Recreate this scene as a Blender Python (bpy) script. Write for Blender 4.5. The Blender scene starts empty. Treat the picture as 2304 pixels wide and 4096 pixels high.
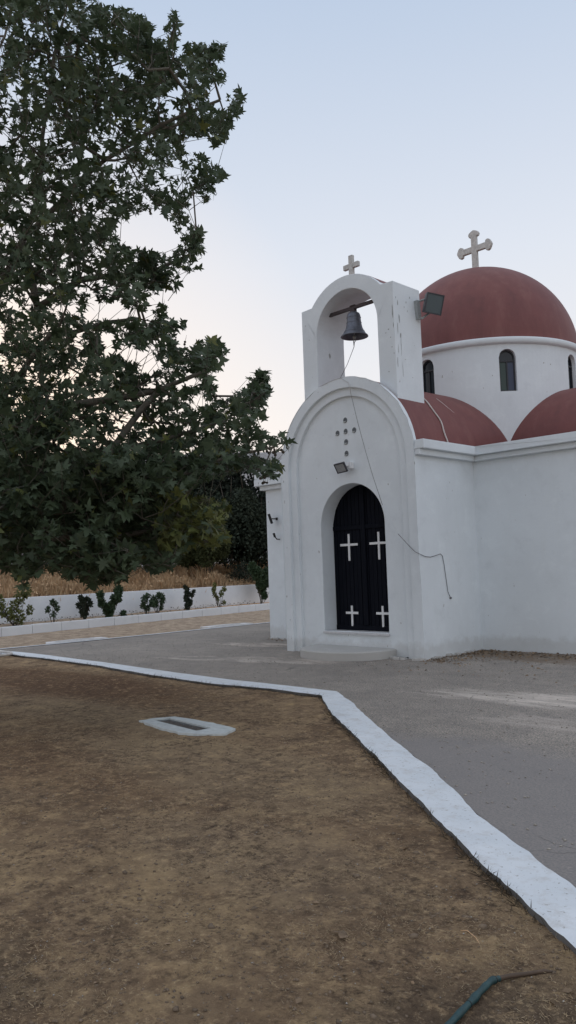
import bpy, bmesh, math, random
import numpy as np
from mathutils import Vector, Matrix, noise
random.seed(7); rng = np.random.default_rng(7)
R_ = math.radians; PI = math.pi
sc = bpy.context.scene; COL = sc.collection

# ------------------------------------------------------------------ camera
CAM = Vector((0, 0, 1.6)); FPX = 3174.0
_y, _p, _r = R_(45), R_(4.05), R_(2.0)
FW = Vector((-math.sin(_y)*math.cos(_p), math.cos(_y)*math.cos(_p), math.sin(_p)))
RT0 = Vector((math.cos(_y), math.sin(_y), 0)); UP0 = RT0.cross(FW)
RT = RT0*math.cos(_r) - UP0*math.sin(_r); UP = RT0*math.sin(_r) + UP0*math.cos(_r)
cam_d = bpy.data.cameras.new('camera'); cam = bpy.data.objects.new('camera', cam_d); COL.objects.link(cam)
cam.matrix_world = Matrix(((RT.x, UP.x, -FW.x, CAM.x), (RT.y, UP.y, -FW.y, CAM.y), (RT.z, UP.z, -FW.z, CAM.z), (0, 0, 0, 1)))
cam_d.sensor_fit = 'VERTICAL'; cam_d.sensor_height = 24; cam_d.lens = 24*FPX/4096
cam_d.clip_end = 6000; cam_d.clip_start = 0.05
sc.camera = cam

def aim(px, py, depth):     # a point in the world seen in that direction at that depth
    return CAM + (FW + RT*((px-1152)/FPX) - UP*((py-2048)/FPX))*depth
def seen(P):
    v = P - np.array(CAM); z = v @ np.array(FW)
    return 1152+FPX*(v@np.array(RT))/z, 2048-FPX*(v@np.array(UP))/z

# ------------------------------------------------------------------ materials
def new_mat(name):
    m = bpy.data.materials.new(name); m.use_nodes = True
    nt = m.node_tree; b = nt.nodes['Principled BSDF']
    return m, nt, b
def N(nt, t, **kw):
    n = nt.nodes.new(t)
    for k, v in kw.items():
        if k.startswith('i_'): n.inputs[k[2:].replace('_', ' ')].default_value = v
        else: setattr(n, k, v)
    return n
def ramp(nt, src, stops, interp='LINEAR'):
    r = nt.nodes.new('ShaderNodeValToRGB'); r.color_ramp.interpolation = interp
    e = r.color_ramp.elements
    while len(e) < len(stops): e.new(0.5)
    for x, (p, c) in zip(e, stops):
        x.position = p; x.color = (c[0], c[1], c[2], 1) if not isinstance(c, (int, float)) else (c, c, c, 1)
    nt.links.new(src, r.inputs[0]); return r.outputs[0]
def noise_tex(nt, scale, detail=6, rough=0.6, vec=None, stretch=None):
    n = N(nt, 'ShaderNodeTexNoise', i_Scale=scale, i_Detail=detail, i_Roughness=rough)
    if vec is None:
        g = nt.nodes.new('ShaderNodeNewGeometry'); vec = g.outputs['Position']
    if stretch:
        mp = nt.nodes.new('ShaderNodeMapping'); mp.inputs['Scale'].default_value = stretch
        nt.links.new(vec, mp.inputs[0]); vec = mp.outputs[0]
    nt.links.new(vec, n.inputs['Vector']); return n.outputs['Fac']
def mixc(nt, fac, a, b, mode='MIX'):
    m = nt.nodes.new('ShaderNodeMix'); m.data_type = 'RGBA'; m.blend_type = mode
    for s, v in ((m.inputs[0], fac), (m.inputs[6], a), (m.inputs[7], b)):
        if hasattr(v, 'links') or isinstance(v, bpy.types.NodeSocket): nt.links.new(v, s)
        elif isinstance(v, (int, float)): s.default_value = v
        else: s.default_value = (*v, 1)
    return m.outputs[2]
def bump(nt, b, h, strength=0.4, dist=0.01):
    n = N(nt, 'ShaderNodeBump', i_Strength=strength, i_Distance=dist)
    nt.links.new(h, n.inputs['Height']); nt.links.new(n.outputs[0], b.inputs['Normal'])
def simple(name, col, rough=0.7, var=0.25, scale=6, bmp=0.0, metal=0.0):
    m, nt, b = new_mat(name)
    f = noise_tex(nt, scale)
    c = ramp(nt, f, [(0.25, [x*(1-var) for x in col]), (0.75, [min(1, x*(1+var)) for x in col])])
    nt.links.new(c, b.inputs['Base Color']); b.inputs['Roughness'].default_value = rough
    b.inputs['Metallic'].default_value = metal
    if bmp: bump(nt, b, f, bmp)
    return m

def plaster(name, base, stainy=0.5):
    m, nt, b = new_mat(name)
    big = noise_tex(nt, 0.9, 5); mid = noise_tex(nt, 7, 6); fine = noise_tex(nt, 60, 4)
    c = ramp(nt, big, [(0.3, [x*0.93 for x in base]), (0.7, base)])
    streak = noise_tex(nt, 1.0, 6, 0.65, stretch=(5, 5, 0.7))
    c = mixc(nt, ramp(nt, streak, [(0.55, 0.0), (0.8, 0.35*stainy)]), c, [base[0]*0.78, base[1]*0.77, base[2]*0.72])
    pt = noise_tex(nt, 2.2, 7, 0.7); c = mixc(nt, ramp(nt, pt, [(0.54, 0.0), (0.66, 0.5)]), c, [x*0.86 for x in base]); c = mixc(nt, ramp(nt, pt, [(0.34, 0.5), (0.46, 0.0)]), c, [min(0.88, x*1.07) for x in base])
    # grime just above the ground
    g = nt.nodes.new('ShaderNodeNewGeometry'); s = nt.nodes.new('ShaderNodeSeparateXYZ'); nt.links.new(g.outputs['Position'], s.inputs[0])
    ad = N(nt, 'ShaderNodeMath', operation='MULTIPLY_ADD'); nt.links.new(mid, ad.inputs[0]); ad.inputs[1].default_value = -0.35; nt.links.new(s.outputs[2], ad.inputs[2])
    c = mixc(nt, ramp(nt, ad.outputs[0], [(0.0, 0.55*stainy), (0.12, 0.0)]), c, (0.36, 0.33, 0.29))
    # chips where the paint has come off
    chip = noise_tex(nt, 13, 3, 0.5, stretch=(1, 1, 0.55))
    c = mixc(nt, ramp(nt, chip, [(0.735, 0.0), (0.75, 0.75)]), c, (0.33, 0.31, 0.29))
    nt.links.new(c, b.inputs['Base Color']); b.inputs['Roughness'].default_value = 0.88
    b.inputs['Specular IOR Level'].default_value = 0.25
    h = N(nt, 'ShaderNodeMath', operation='MULTIPLY_ADD'); nt.links.new(mid, h.inputs[0]); h.inputs[1].default_value = 1.6; nt.links.new(fine, h.inputs[2])
    bump(nt, b, h.outputs[0], 0.35, 0.006)
    return m
M = {}
M['white'] = plaster('white_plaster', (0.755, 0.80, 0.83))
M['wall2'] = plaster('yard_wall_plaster', (0.80, 0.83, 0.86), 0.4)
M['kerbw'] = plaster('whitewashed_kerb', (0.80, 0.83, 0.86), 0.35)
M['red'] = None
def red():
    m, nt, b = new_mat('red_roof_paint')
    f = noise_tex(nt, 1.4, 6); g = noise_tex(nt, 14, 5)
    c = ramp(nt, f, [(0.3, (0.152, 0.048, 0.044)), (0.7, (0.188, 0.059, 0.053))])
    c = mixc(nt, ramp(nt, g, [(0.6, 0.0), (0.85, 0.25)]), c, (0.264, 0.115, 0.096))
    st = noise_tex(nt, 1.0, 7, 0.7, stretch=(3.5, 3.5, 0.8)); c = mixc(nt, ramp(nt, st, [(0.5, 0.0), (0.7, 0.35)]), c, (0.27, 0.125, 0.105)); c = mixc(nt, ramp(nt, st, [(0.33, 0.4), (0.46, 0.0)]), c, (0.10, 0.035, 0.034))
    sp = noise_tex(nt, 30, 2)
    c = mixc(nt, ramp(nt, sp, [(0.76, 0.0), (0.78, 0.6)]), c, (0.400, 0.288, 0.266))
    nt.links.new(c, b.inputs['Base Color']); b.inputs['Roughness'].default_value = 0.62
    bump(nt, b, g, 0.2, 0.006); return m
M['red'] = red()
M['stone'] = simple('old_white_stone', (0.52, 0.51, 0.49), 0.85, 0.25, 14, 0.3)
M['marble'] = simple('marble_sill', (0.55, 0.55, 0.56), 0.5, 0.15, 9)
M['steel'] = simple('dark_steel', (0.05, 0.05, 0.06), 0.5, 0.3, 20)
M['iron'] = simple('rusty_beam', (0.075, 0.06, 0.065), 0.8, 0.4, 20, 0.3)
M['bell'] = simple('weathered_bronze', (0.15, 0.16, 0.19), 0.5, 0.4, 9, 0.2, 0.55)
M['grey'] = simple('grey_bracket', (0.34, 0.36, 0.36), 0.6, 0.2, 20)
M['black'] = simple('black_metal', (0.008, 0.008, 0.009), 0.6, 0.2, 20)
M['rope'] = simple('grey_rope', (0.17, 0.17, 0.18), 0.9, 0.3, 60)
M['ropew'] = simple('painted_rope', (0.5, 0.5, 0.5), 0.9, 0.2, 60)
M['cable'] = simple('white_cable', (0.6, 0.55, 0.52), 0.7, 0.15, 40)
M['crossw'] = simple('white_metal', (0.80, 0.80, 0.80), 0.5, 0.1, 20)
M['hole'] = simple('dark_vent', (0.12, 0.13, 0.14), 0.9, 0.4, 25)
M['bark'] = None
def glass(name, col, rough=0.12):
    m, nt, b = new_mat(name); b.inputs['Base Color'].default_value = (*col, 1)
    b.inputs['Roughness'].default_value = rough; b.inputs['Specular IOR Level'].default_value = 0.35; return m
M['glass'] = glass('lamp_glass', (0.10, 0.125, 0.135), 0.25)
M['pane'] = glass('window_pane', (0.015, 0.022, 0.03), 0.1)
M['paneg'] = glass('green_window_pane', (0.03, 0.055, 0.05), 0.15)
M['paneb'] = glass('blue_window_pane', (0.03, 0.045, 0.09), 0.15)
M['frame'] = simple('window_frame', (0.035, 0.036, 0.042), 0.6, 0.3, 20)
def doorwood():
    m, nt, b = new_mat('dark_door_wood')
    f = noise_tex(nt, 6, 6, 0.65, stretch=(6, 6, 0.5))
    c = ramp(nt, f, [(0.3, (0.003, 0.0045, 0.009)), (0.75, (0.011, 0.012, 0.017))])
    nt.links.new(c, b.inputs['Base Color']); b.inputs['Roughness'].default_value = 0.75
    b.inputs['Specular IOR Level'].default_value = 0.08
    bump(nt, b, f, 0.3, 0.004); return m
M['door'] = doorwood()
def barkm():
    m, nt, b = new_mat('plane_bark')
    f = noise_tex(nt, 5, 4); g = noise_tex(nt, 30, 5)
    c = ramp(nt, f, [(0.4, (0.07, 0.062, 0.05)), (0.55, (0.14, 0.125, 0.10)), (0.7, (0.09, 0.078, 0.06))])
    nt.links.new(c, b.inputs['Base Color']); b.inputs['Roughness'].default_value = 0.9; bump(nt, b, g, 0.5, 0.01); return m
M['bark'] = barkm()
M['twig'] = simple('brown_twig', (0.07, 0.055, 0.04), 0.9, 0.3, 15)
def leafm(name, c0, c1, rough=0.55, trans=0.25, scale=1.6, c2=None, spec=0.35):
    m, nt, b = new_mat(name)
    f = noise_tex(nt, scale, 3); g = noise_tex(nt, 9, 2)
    stops = [(0.3, c0), (0.62, c1)] + ([(0.8, c2)] if c2 else [])
    c = ramp(nt, f, stops)
    c = mixc(nt, ramp(nt, g, [(0.35, 0.0), (0.75, 0.5)]), c, [x*1.5 for x in c1])
    nt.links.new(c, b.inputs['Base Color']); b.inputs['Roughness'].default_value = rough
    b.inputs['Specular IOR Level'].default_value = spec
    t = nt.nodes.new('ShaderNodeBsdfTranslucent'); nt.links.new(c, t.inputs[0])
    mx = nt.nodes.new('ShaderNodeMixShader'); mx.inputs[0].default_value = trans
    nt.links.new(b.outputs[0], mx.inputs[1]); nt.links.new(t.outputs[0], mx.inputs[2])
    nt.links.new(mx.outputs[0], nt.nodes['Material Output'].inputs[0]); return m
M['leaf'] = leafm('plane_leaf', (0.044, 0.068, 0.040), (0.070, 0.096, 0.050), trans=0.35, spec=0.45)
M['leafy'] = leafm('yellowing_plane_leaf', (0.085, 0.105, 0.035), (0.12, 0.13, 0.04))
M['bush1'] = leafm('dark_evergreen_leaf', (0.014, 0.019, 0.016), (0.024, 0.030, 0.022), 0.8, 0.1, spec=0.1)
M['bush2'] = leafm('grey_green_leaf', (0.026, 0.036, 0.026), (0.042, 0.052, 0.036), 0.8, 0.1, spec=0.1)
M['bush3'] = leafm('olive_green_leaf', (0.035, 0.044, 0.020), (0.055, 0.062, 0.026), 0.8, 0.2, spec=0.1)
M['rose'] = leafm('rose_leaf', (0.030, 0.055, 0.028), (0.05, 0.08, 0.036), 0.5, 0.15, 5)
M['rosey'] = leafm('pale_rose_leaf', (0.08, 0.10, 0.03), (0.13, 0.14, 0.04), 0.5, 0.2, 5)
M['straw'] = leafm('dry_straw', (0.56, 0.38, 0.22), (0.78, 0.58, 0.37), 0.8, 0.45, 3, (0.66, 0.40, 0.23), 0.2)
M['straw2'] = leafm('lawn_straw', (0.34, 0.26, 0.165), (0.58, 0.45, 0.29), 0.85, 0.2, 3, (0.46, 0.31, 0.18), 0.2)

def soil():
    m, nt, b = new_mat('dry_soil')
    g = nt.nodes.new('ShaderNodeNewGeometry'); s = nt.nodes.new('ShaderNodeSeparateXYZ'); nt.links.new(g.outputs['Position'], s.inputs[0])
    big = noise_tex(nt, 0.7, 6, 0.65); mid = noise_tex(nt, 3.2, 7, 0.72); m2 = noise_tex(nt, 9.5, 6, 0.75); fine = noise_tex(nt, 24, 6, 0.8); vf = noise_tex(nt, 75, 3, 0.75)
    c = ramp(nt, big, [(0.36, (0.238, 0.155, 0.091)), (0.5, (0.331, 0.228, 0.139)), (0.62, (0.428, 0.301, 0.175))])
    c = mixc(nt, ramp(nt, mid, [(0.52, 0.0), (0.66, 0.75)]), c, (0.589, 0.412, 0.228))
    c = mixc(nt, ramp(nt, mid, [(0.34, 0.85), (0.48, 0.0)]), c, (0.162, 0.105, 0.068))
    def spot(centre, sc_, amp, col):      # oval patch of a darker or paler earth tone, edge broken by noise
        nonlocal c
        mp = nt.nodes.new('ShaderNodeMapping'); mp.vector_type = 'TEXTURE'; mp.inputs['Location'].default_value = centre; mp.inputs['Scale'].default_value = sc_
        nt.links.new(g.outputs['Position'], mp.inputs[0]); vd = N(nt, 'ShaderNodeVectorMath', operation='LENGTH'); nt.links.new(mp.outputs[0], vd.inputs[0])
        ma = N(nt, 'ShaderNodeMath', operation='MULTIPLY_ADD'); nt.links.new(mid, ma.inputs[0]); ma.inputs[1].default_value = -1.8; nt.links.new(vd.outputs['Value'], ma.inputs[2])
        c = mixc(nt, ramp(nt, ma.outputs[0], [(-0.0, amp), (0.6, 0.0)]), c, col)
    spot((-11.2, 6.2, 0), (2.6, 0.7, 1), 0.85, (0.142, 0.074, 0.041))
    spot((-7.2, 3.4, 0), (1.8, 0.5, 1), 0.4, (0.200, 0.109, 0.061))
    spot((-5.2, 4.3, 0), (1.5, 0.55, 1), 0.3, (0.396, 0.308, 0.199))
    spot((-8.6, 5.0, 0), (1.6, 0.4, 1), 0.3, (0.396, 0.308, 0.199))
    spot((-3.4, 3.1, 0), (0.9, 0.35, 1), 0.3, (0.374, 0.286, 0.193))
    spot((-1.3, 2.35, 0), (0.55, 0.5, 1), 0.6, (0.142, 0.109, 0.078))
    spot((-3.6, 1.3, 0), (0.6, 0.35, 1), 0.45, (0.152, 0.122, 0.087))
    clus = noise_tex(nt, 1.7, 5, 0.7); clus = ramp(nt, clus, [(0.42, 1.0), (0.60, 0.15)])
    def gated(src, stops):
        ml = N(nt, 'ShaderNodeMath', operation='MULTIPLY'); nt.links.new(ramp(nt, src, stops), ml.inputs[0]); nt.links.new(clus, ml.inputs[1]); return ml.outputs[0]
    c = mixc(nt, gated(m2, [(0.36, 0.95), (0.48, 0.0)]), c, (0.113, 0.077, 0.053))
    c = mixc(nt, ramp(nt, m2, [(0.54, 0.0), (0.68, 0.7)]), c, (0.645, 0.447, 0.252))
    c = mixc(nt, gated(fine, [(0.36, 0.9), (0.49, 0.0)]), c, (0.086, 0.059, 0.041))
    c = mixc(nt, ramp(nt, fine, [(0.55, 0.0), (0.68, 0.75)]), c, (0.721, 0.525, 0.315))
    c = mixc(nt, ramp(nt, vf, [(0.66, 0.0), (0.72, 0.6)]), c, (0.850, 0.771, 0.535))
    wx = N(nt, 'ShaderNodeMapRange'); nt.links.new(s.outputs[0], wx.inputs[0]); wx.inputs[1].default_value = -16.9; wx.inputs[2].default_value = -17.6
    sand = ramp(nt, mid, [(0.38, (0.360, 0.268, 0.195)), (0.62, (0.652, 0.512, 0.374))])
    sand = mixc(nt, ramp(nt, m2, [(0.34, 0.7), (0.46, 0.0)]), sand, (0.245, 0.180, 0.137))
    sand = mixc(nt, ramp(nt, fine, [(0.36, 0.6), (0.48, 0.0)]), sand, (0.179, 0.134, 0.102))
    c = mixc(nt, wx.outputs[0], c, sand)
    wy = N(nt, 'ShaderNodeMapRange'); nt.links.new(s.outputs[0], wy.inputs[0]); wy.inputs[1].default_value = -23.8; wy.inputs[2].default_value = -24.6
    c = mixc(nt, wy.outputs[0], c, (0.759, 0.429, 0.205))
    nt.links.new(c, b.inputs['Base Color']); b.inputs['Roughness'].default_value = 0.95; b.inputs['Specular IOR Level'].default_value = 0.15
    h = N(nt, 'ShaderNodeMath', operation='MULTIPLY_ADD'); nt.links.new(m2, h.inputs[0]); h.inputs[1].default_value = 2.0; nt.links.new(fine, h.inputs[2])
    bump(nt, b, h.outputs[0], 1.0, 0.04); return m
M['soil'] = soil()
def asphalt():
    m, nt, b = new_mat('worn_concrete_path')
    big = noise_tex(nt, 0.45, 6, 0.65); mid = noise_tex(nt, 2.4, 7, 0.72); m2 = noise_tex(nt, 11, 5, 0.75); fine = noise_tex(nt, 60, 3, 0.75); sp = noise_tex(nt, 34, 2, 0.6)
    c = ramp(nt, big, [(0.36, (0.268, 0.229, 0.201)), (0.64, (0.392, 0.335, 0.289))])
    c = mixc(nt, ramp(nt, mid, [(0.36, 0.7), (0.5, 0.0)]), c, (0.231, 0.199, 0.182))
    c = mixc(nt, ramp(nt, mid, [(0.54, 0.0), (0.68, 0.6)]), c, (0.447, 0.381, 0.323))
    c = mixc(nt, ramp(nt, m2, [(0.38, 0.55), (0.48, 0.0)]), c, (0.186, 0.162, 0.147))
    c = mixc(nt, ramp(nt, fine, [(0.40, 1.0), (0.52, 0.0)]), c, (0.107, 0.125, 0.113))
    c = mixc(nt, ramp(nt, fine, [(0.56, 0.0), (0.68, 0.6)]), c, (0.522, 0.440, 0.374))
    c = mixc(nt, ramp(nt, sp, [(0.66, 0.0), (0.70, 0.7)]), c, (0.684, 0.578, 0.487))
    g = nt.nodes.new('ShaderNodeNewGeometry')
    def patch(centre, scale, rot, amp, col, lo=0.42, hi=0.62, ns=2.2, st=(0.45, 1.4, 1)):
        nonlocal c
        mp = nt.nodes.new('ShaderNodeMapping'); mp.vector_type = 'TEXTURE'
        mp.inputs['Location'].default_value = centre; mp.inputs['Rotation'].default_value = (0, 0, R_(rot)); mp.inputs['Scale'].default_value = scale
        nt.links.new(g.outputs['Position'], mp.inputs[0])
        ln = N(nt, 'ShaderNodeVectorMath', operation='LENGTH'); nt.links.new(mp.outputs[0], ln.inputs[0])
        env = ramp(nt, ln.outputs['Value'], [(0.35, 1.0), (1.0, 0.0)])
        nn = noise_tex(nt, ns, 8, 0.75, stretch=st)
        ml = N(nt, 'ShaderNodeMath', operation='MULTIPLY'); nt.links.new(nn, ml.inputs[0]); nt.links.new(env, ml.inputs[1])
        c = mixc(nt, ramp(nt, ml.outputs[0], [(lo, 0.0), (hi, amp)]), c, col)
    patch((-2.6, 4.6, 0), (4.6, 2.3, 1), -8, 0.75, (0.226, 0.211, 0.204), 0.16, 0.30, 1.5, (1, 1, 1))
    patch((-4.0, 8.6, 0), (3.8, 1.0, 1), 8, 0.65, (0.746, 0.659, 0.578), 0.34, 0.60, 4.2, (0.35, 1.5, 1))
    patch((-3.2, 7.4, 0), (2.8, 0.9, 1), 5, 0.4, (0.597, 0.521, 0.464), 0.38, 0.62, 4.5, (0.35, 1.5, 1))
    patch((-6.6, 12.1, 0), (2.6, 1.1, 1), -8, 0.85, (0.186, 0.138, 0.097), 0.3, 0.5, 3, (1, 1, 1))
    patch((-10.5, 9.6, 0), (5.0, 0.9, 1), 15, 0.6, (0.597, 0.521, 0.453), 0.45, 0.6, 2.2)
    patch((-12.5, 11.6, 0), (3.0, 1.0, 1), 15, 0.6, (0.621, 0.531, 0.453), 0.44, 0.58, 3.0)
    vo = N(nt, 'ShaderNodeTexVoronoi', feature='DISTANCE_TO_EDGE', i_Scale=0.33); wv = N(nt, 'ShaderNodeVectorMath', operation='MULTIPLY_ADD')
    nz = N(nt, 'ShaderNodeTexNoise', i_Scale=1.6, i_Detail=6); nt.links.new(g.outputs['Position'], nz.inputs['Vector'])
    nt.links.new(nz.outputs['Color'], wv.inputs[0]); wv.inputs[1].default_value = (0.7, 0.7, 0); nt.links.new(g.outputs['Position'], wv.inputs[2]); nt.links.new(wv.outputs[0], vo.inputs['Vector'])
    cr = N(nt, 'ShaderNodeMath', operation='MULTIPLY'); nt.links.new(ramp(nt, vo.outputs['Distance'], [(0.0, 1.0), (0.0035, 0.0)]), cr.inputs[0]); nt.links.new(ramp(nt, mid, [(0.44, 0.0), (0.58, 0.65)]), cr.inputs[1])
    c = mixc(nt, cr.outputs[0], c, (0.08, 0.075, 0.07))
    nt.links.new(c, b.inputs['Base Color']); b.inputs['Roughness'].default_value = 0.9; b.inputs['Specular IOR Level'].default_value = 0.25
    bump(nt, b, fine, 0.6, 0.006); return m
M['path'] = asphalt()
M['curb'] = None
def curbm():
    m, nt, b = new_mat('whitewashed_border')
    f = noise_tex(nt, 2.5, 5); sp = noise_tex(nt, 34, 4, 0.75)
    c = ramp(nt, f, [(0.3, (0.60, 0.64, 0.67)), (0.7, (0.72, 0.75, 0.775))])
    c = mixc(nt, ramp(nt, sp, [(0.62, 0.0), (0.66, 0.8)]), c, (0.24, 0.21, 0.18))
    dn = noise_tex(nt, 7, 6, 0.75); c = mixc(nt, ramp(nt, dn, [(0.50, 0.0), (0.68, 0.5)]), c, (0.45, 0.42, 0.38))
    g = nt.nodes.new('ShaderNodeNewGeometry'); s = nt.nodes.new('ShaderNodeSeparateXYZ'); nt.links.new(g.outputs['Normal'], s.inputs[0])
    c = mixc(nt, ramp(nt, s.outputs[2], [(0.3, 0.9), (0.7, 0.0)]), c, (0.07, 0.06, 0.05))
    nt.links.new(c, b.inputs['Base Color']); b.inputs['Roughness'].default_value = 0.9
    bump(nt, b, noise_tex(nt, 30, 4), 0.4, 0.006); return m
M['curb'] = curbm()
M['conc'] = simple('drain_concrete', (0.50, 0.53, 0.52), 0.9, 0.2, 12, 0.4)
M['concw'] = simple('pale_drain_concrete', (0.62, 0.61, 0.6), 0.9, 0.2, 12, 0.4)
M['grate'] = simple('drain_grate_metal', (0.06, 0.065, 0.068), 0.7, 0.3, 30)
M['hose'] = simple('white_hose_rubber', (0.5, 0.48, 0.45), 0.6, 0.2, 10)
M['pipe'] = simple('brown_irrigation_pipe', (0.085, 0.055, 0.035), 0.7, 0.4, 14)
M['teal'] = simple('teal_tape', (0.012, 0.050, 0.054), 0.55, 0.4, 22, 0.3)
M['pebble'] = simple('pale_pebble', (0.33, 0.30, 0.26), 0.9, 0.5, 3)
M['clod'] = simple('soil_clod', (0.17, 0.125, 0.085), 0.95, 0.5, 5)
M['litter'] = simple('dead_leaf', (0.22, 0.15, 0.09), 0.9, 0.6, 4)
def rock():
    m, nt, b = new_mat('pale_limestone_hillside')
    f = noise_tex(nt, 0.02, 8, 0.7); g = noise_tex(nt, 0.09, 6, 0.7)
    c = ramp(nt, f, [(0.35, (0.30, 0.285, 0.28)), (0.65, (0.42, 0.40, 0.39))])
    c = mixc(nt, ramp(nt, g, [(0.5, 0.0), (0.62, 0.6)]), c, (0.16, 0.16, 0.14))
    nt.links.new(c, b.inputs['Base Color']); b.inputs['Roughness'].default_value = 1; bump(nt, b, g, 0.8, 6); return m
M['rock'] = rock()

# ------------------------------------------------------------------ mesh helpers
def empty(name, loc, label, cat, group=None):
    o = bpy.data.objects.new(name, None); o.empty_display_size = 0.2; COL.objects.link(o); o.location = loc
    o['label'] = label; o['category'] = cat
    if group: o['group'] = group
    return o
def tag(o, label, cat, group=None):
    o['label'] = label; o['category'] = cat
    if group: o['group'] = group
    return o
def link_mesh(name, me, mat, parent=None, smooth=False, kind=None):
    o = bpy.data.objects.new(name, me); COL.objects.link(o)
    for m_ in (mat if isinstance(mat, (list, tuple)) else [mat]): me.materials.append(m_)
    if smooth: me.shade_smooth()
    if parent:
        o.parent = parent
        P = Vector((0, 0, 0)); q = parent
        while q: P += q.location; q = q.parent
        me.transform(Matrix.Translation(-P))          # meshes are written in world coordinates
    if kind: o['kind'] = kind
    return o
class MB:
    def __init__(s): s.v = []; s.f = []; s.mi = []
    def add(s, vs, fs, mi=0):
        n = len(s.v); s.v += [tuple(v) for v in vs]; s.f += [tuple(i+n for i in f) for f in fs]; s.mi += [mi]*len(fs)
    def box(s, x0, x1, y0, y1, z0, z1, mi=0):
        s.add([(x0,y0,z0),(x1,y0,z0),(x1,y1,z0),(x0,y1,z0),(x0,y0,z1),(x1,y0,z1),(x1,y1,z1),(x0,y1,z1)],
              [(0,3,2,1),(4,5,6,7),(0,1,5,4),(1,2,6,5),(2,3,7,6),(3,0,4,7)], mi)
    def obox(s, c, ax, ay, az, mi=0):           # oriented box: half axes
        c, ax, ay, az = map(Vector, (c, ax, ay, az)); vs = []
        for k in (-1, 1):
            for i, j in ((-1,-1),(1,-1),(1,1),(-1,1)): vs.append(c+ax*i+ay*j+az*k)
        s.add(vs, [(0,3,2,1),(4,5,6,7),(0,1,5,4),(1,2,6,5),(2,3,7,6),(3,0,4,7)], mi)
    def strip(s, A, B, mi=0, closed=False):
        n = len(A); vs = list(A)+list(B)
        s.add(vs, [(i, (i+1) % n, n+(i+1) % n, n+i) for i in range(n if closed else n-1)], mi)
    def prism_y(s, poly, y0, y1, mi=0):         # polygon in x,z extruded along y
        n = len(poly)
        s.add([(x, y0, z) for x, z in poly]+[(x, y1, z) for x, z in poly],
              [tuple(range(n)), tuple(range(2*n-1, n-1, -1))]+[(i, n+i, n+(i+1) % n, (i+1) % n) for i in range(n)], mi)
    def tube(s, pts, r, k=8, mi=0, cap=True):
        pts = [Vector(p) for p in pts]; rs = r if isinstance(r, (list, tuple)) else [r]*len(pts)
        n0 = len(s.v); up = None
        for i, p in enumerate(pts):
            d = (pts[min(i+1, len(pts)-1)]-pts[max(i-1, 0)])
            d = d.normalized() if d.length > 1e-9 else Vector((0, 0, 1))
            if up is None: up = d.orthogonal().normalized()
            else:
                up = (up-d*up.dot(d)); up = up.normalized() if up.length > 1e-6 else d.orthogonal().normalized()
            w = d.cross(up)
            for j in range(k):
                a = 2*PI*j/k; s.v.append(tuple(p+(up*math.cos(a)+w*math.sin(a))*rs[i]))
        for i in range(len(pts)-1):
            for j in range(k):
                a = n0+i*k+j; b_ = n0+i*k+(j+1) % k; s.f.append((a, b_, b_+k, a+k)); s.mi.append(mi)
        if cap:
            s.f.append(tuple(n0+j for j in range(k-1, -1, -1))); s.mi.append(mi)
            e = n0+(len(pts)-1)*k; s.f.append(tuple(e+j for j in range(k))); s.mi.append(mi)
    def lathe(s, prof, c, k=32, mi=0, a0=0, a1=2*PI):
        c = Vector(c); n0 = len(s.v); full = abs(a1-a0-2*PI) < 1e-6; kk = k if full else k+1
        for r, z in prof:
            for j in range(kk):
                a = a0+(a1-a0)*j/k; s.v.append((c.x+r*math.cos(a), c.y+r*math.sin(a), c.z+z))
        for i in range(len(prof)-1):
            for j in range(k):
                j2 = (j+1) % kk; a = n0+i*kk+j; b_ = n0+i*kk+j2
                s.f.append((a, b_, b_+kk, a+kk)); s.mi.append(mi)
    def build(s, name, mat, parent=None, smooth=False, kind=None):
        me = bpy.data.meshes.new(name); me.from_pydata(s.v, [], s.f)
        if any(s.mi): me.polygons.foreach_set('material_index', s.mi)
        me.update()
        return link_mesh(name, me, mat, parent, smooth, kind)
def fix_normals(o):
    bm = bmesh.new(); bm.from_mesh(o.data); bmesh.ops.remove_doubles(bm, verts=bm.verts, dist=1e-5)
    bmesh.ops.recalc_face_normals(bm, faces=bm.faces); bm.to_mesh(o.data); bm.free(); return o
def bevel(o, w=0.01, seg=2):
    fix_normals(o)
    bm = bmesh.new(); bm.from_mesh(o.data)
    es = [e for e in bm.edges if len(e.link_faces) == 2 and e.calc_face_angle(0) > 0.5]
    bmesh.ops.bevel(bm, geom=es, offset=w, segments=seg, affect='EDGES', profile=0.6)
    bm.to_mesh(o.data); bm.free(); return o
def fast_mesh(name, V, F, mat, parent=None, mats_idx=None, kind=None):      # numpy verts, equal-size faces
    me = bpy.data.meshes.new(name); V = np.asarray(V, np.float32); F = np.asarray(F, np.int32); n, k = F.shape
    me.vertices.add(len(V)); me.vertices.foreach_set('co', V.ravel())
    me.loops.add(n*k); me.loops.foreach_set('vertex_index', F.ravel())
    me.polygons.add(n); me.polygons.foreach_set('loop_start', np.arange(0, n*k, k, dtype=np.int32))
    if mats_idx is not None: me.polygons.foreach_set('material_index', np.asarray(mats_idx, np.int32))
    me.update(calc_edges=True); me.validate()
    return link_mesh(name, me, mat, parent, False, kind)

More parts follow.
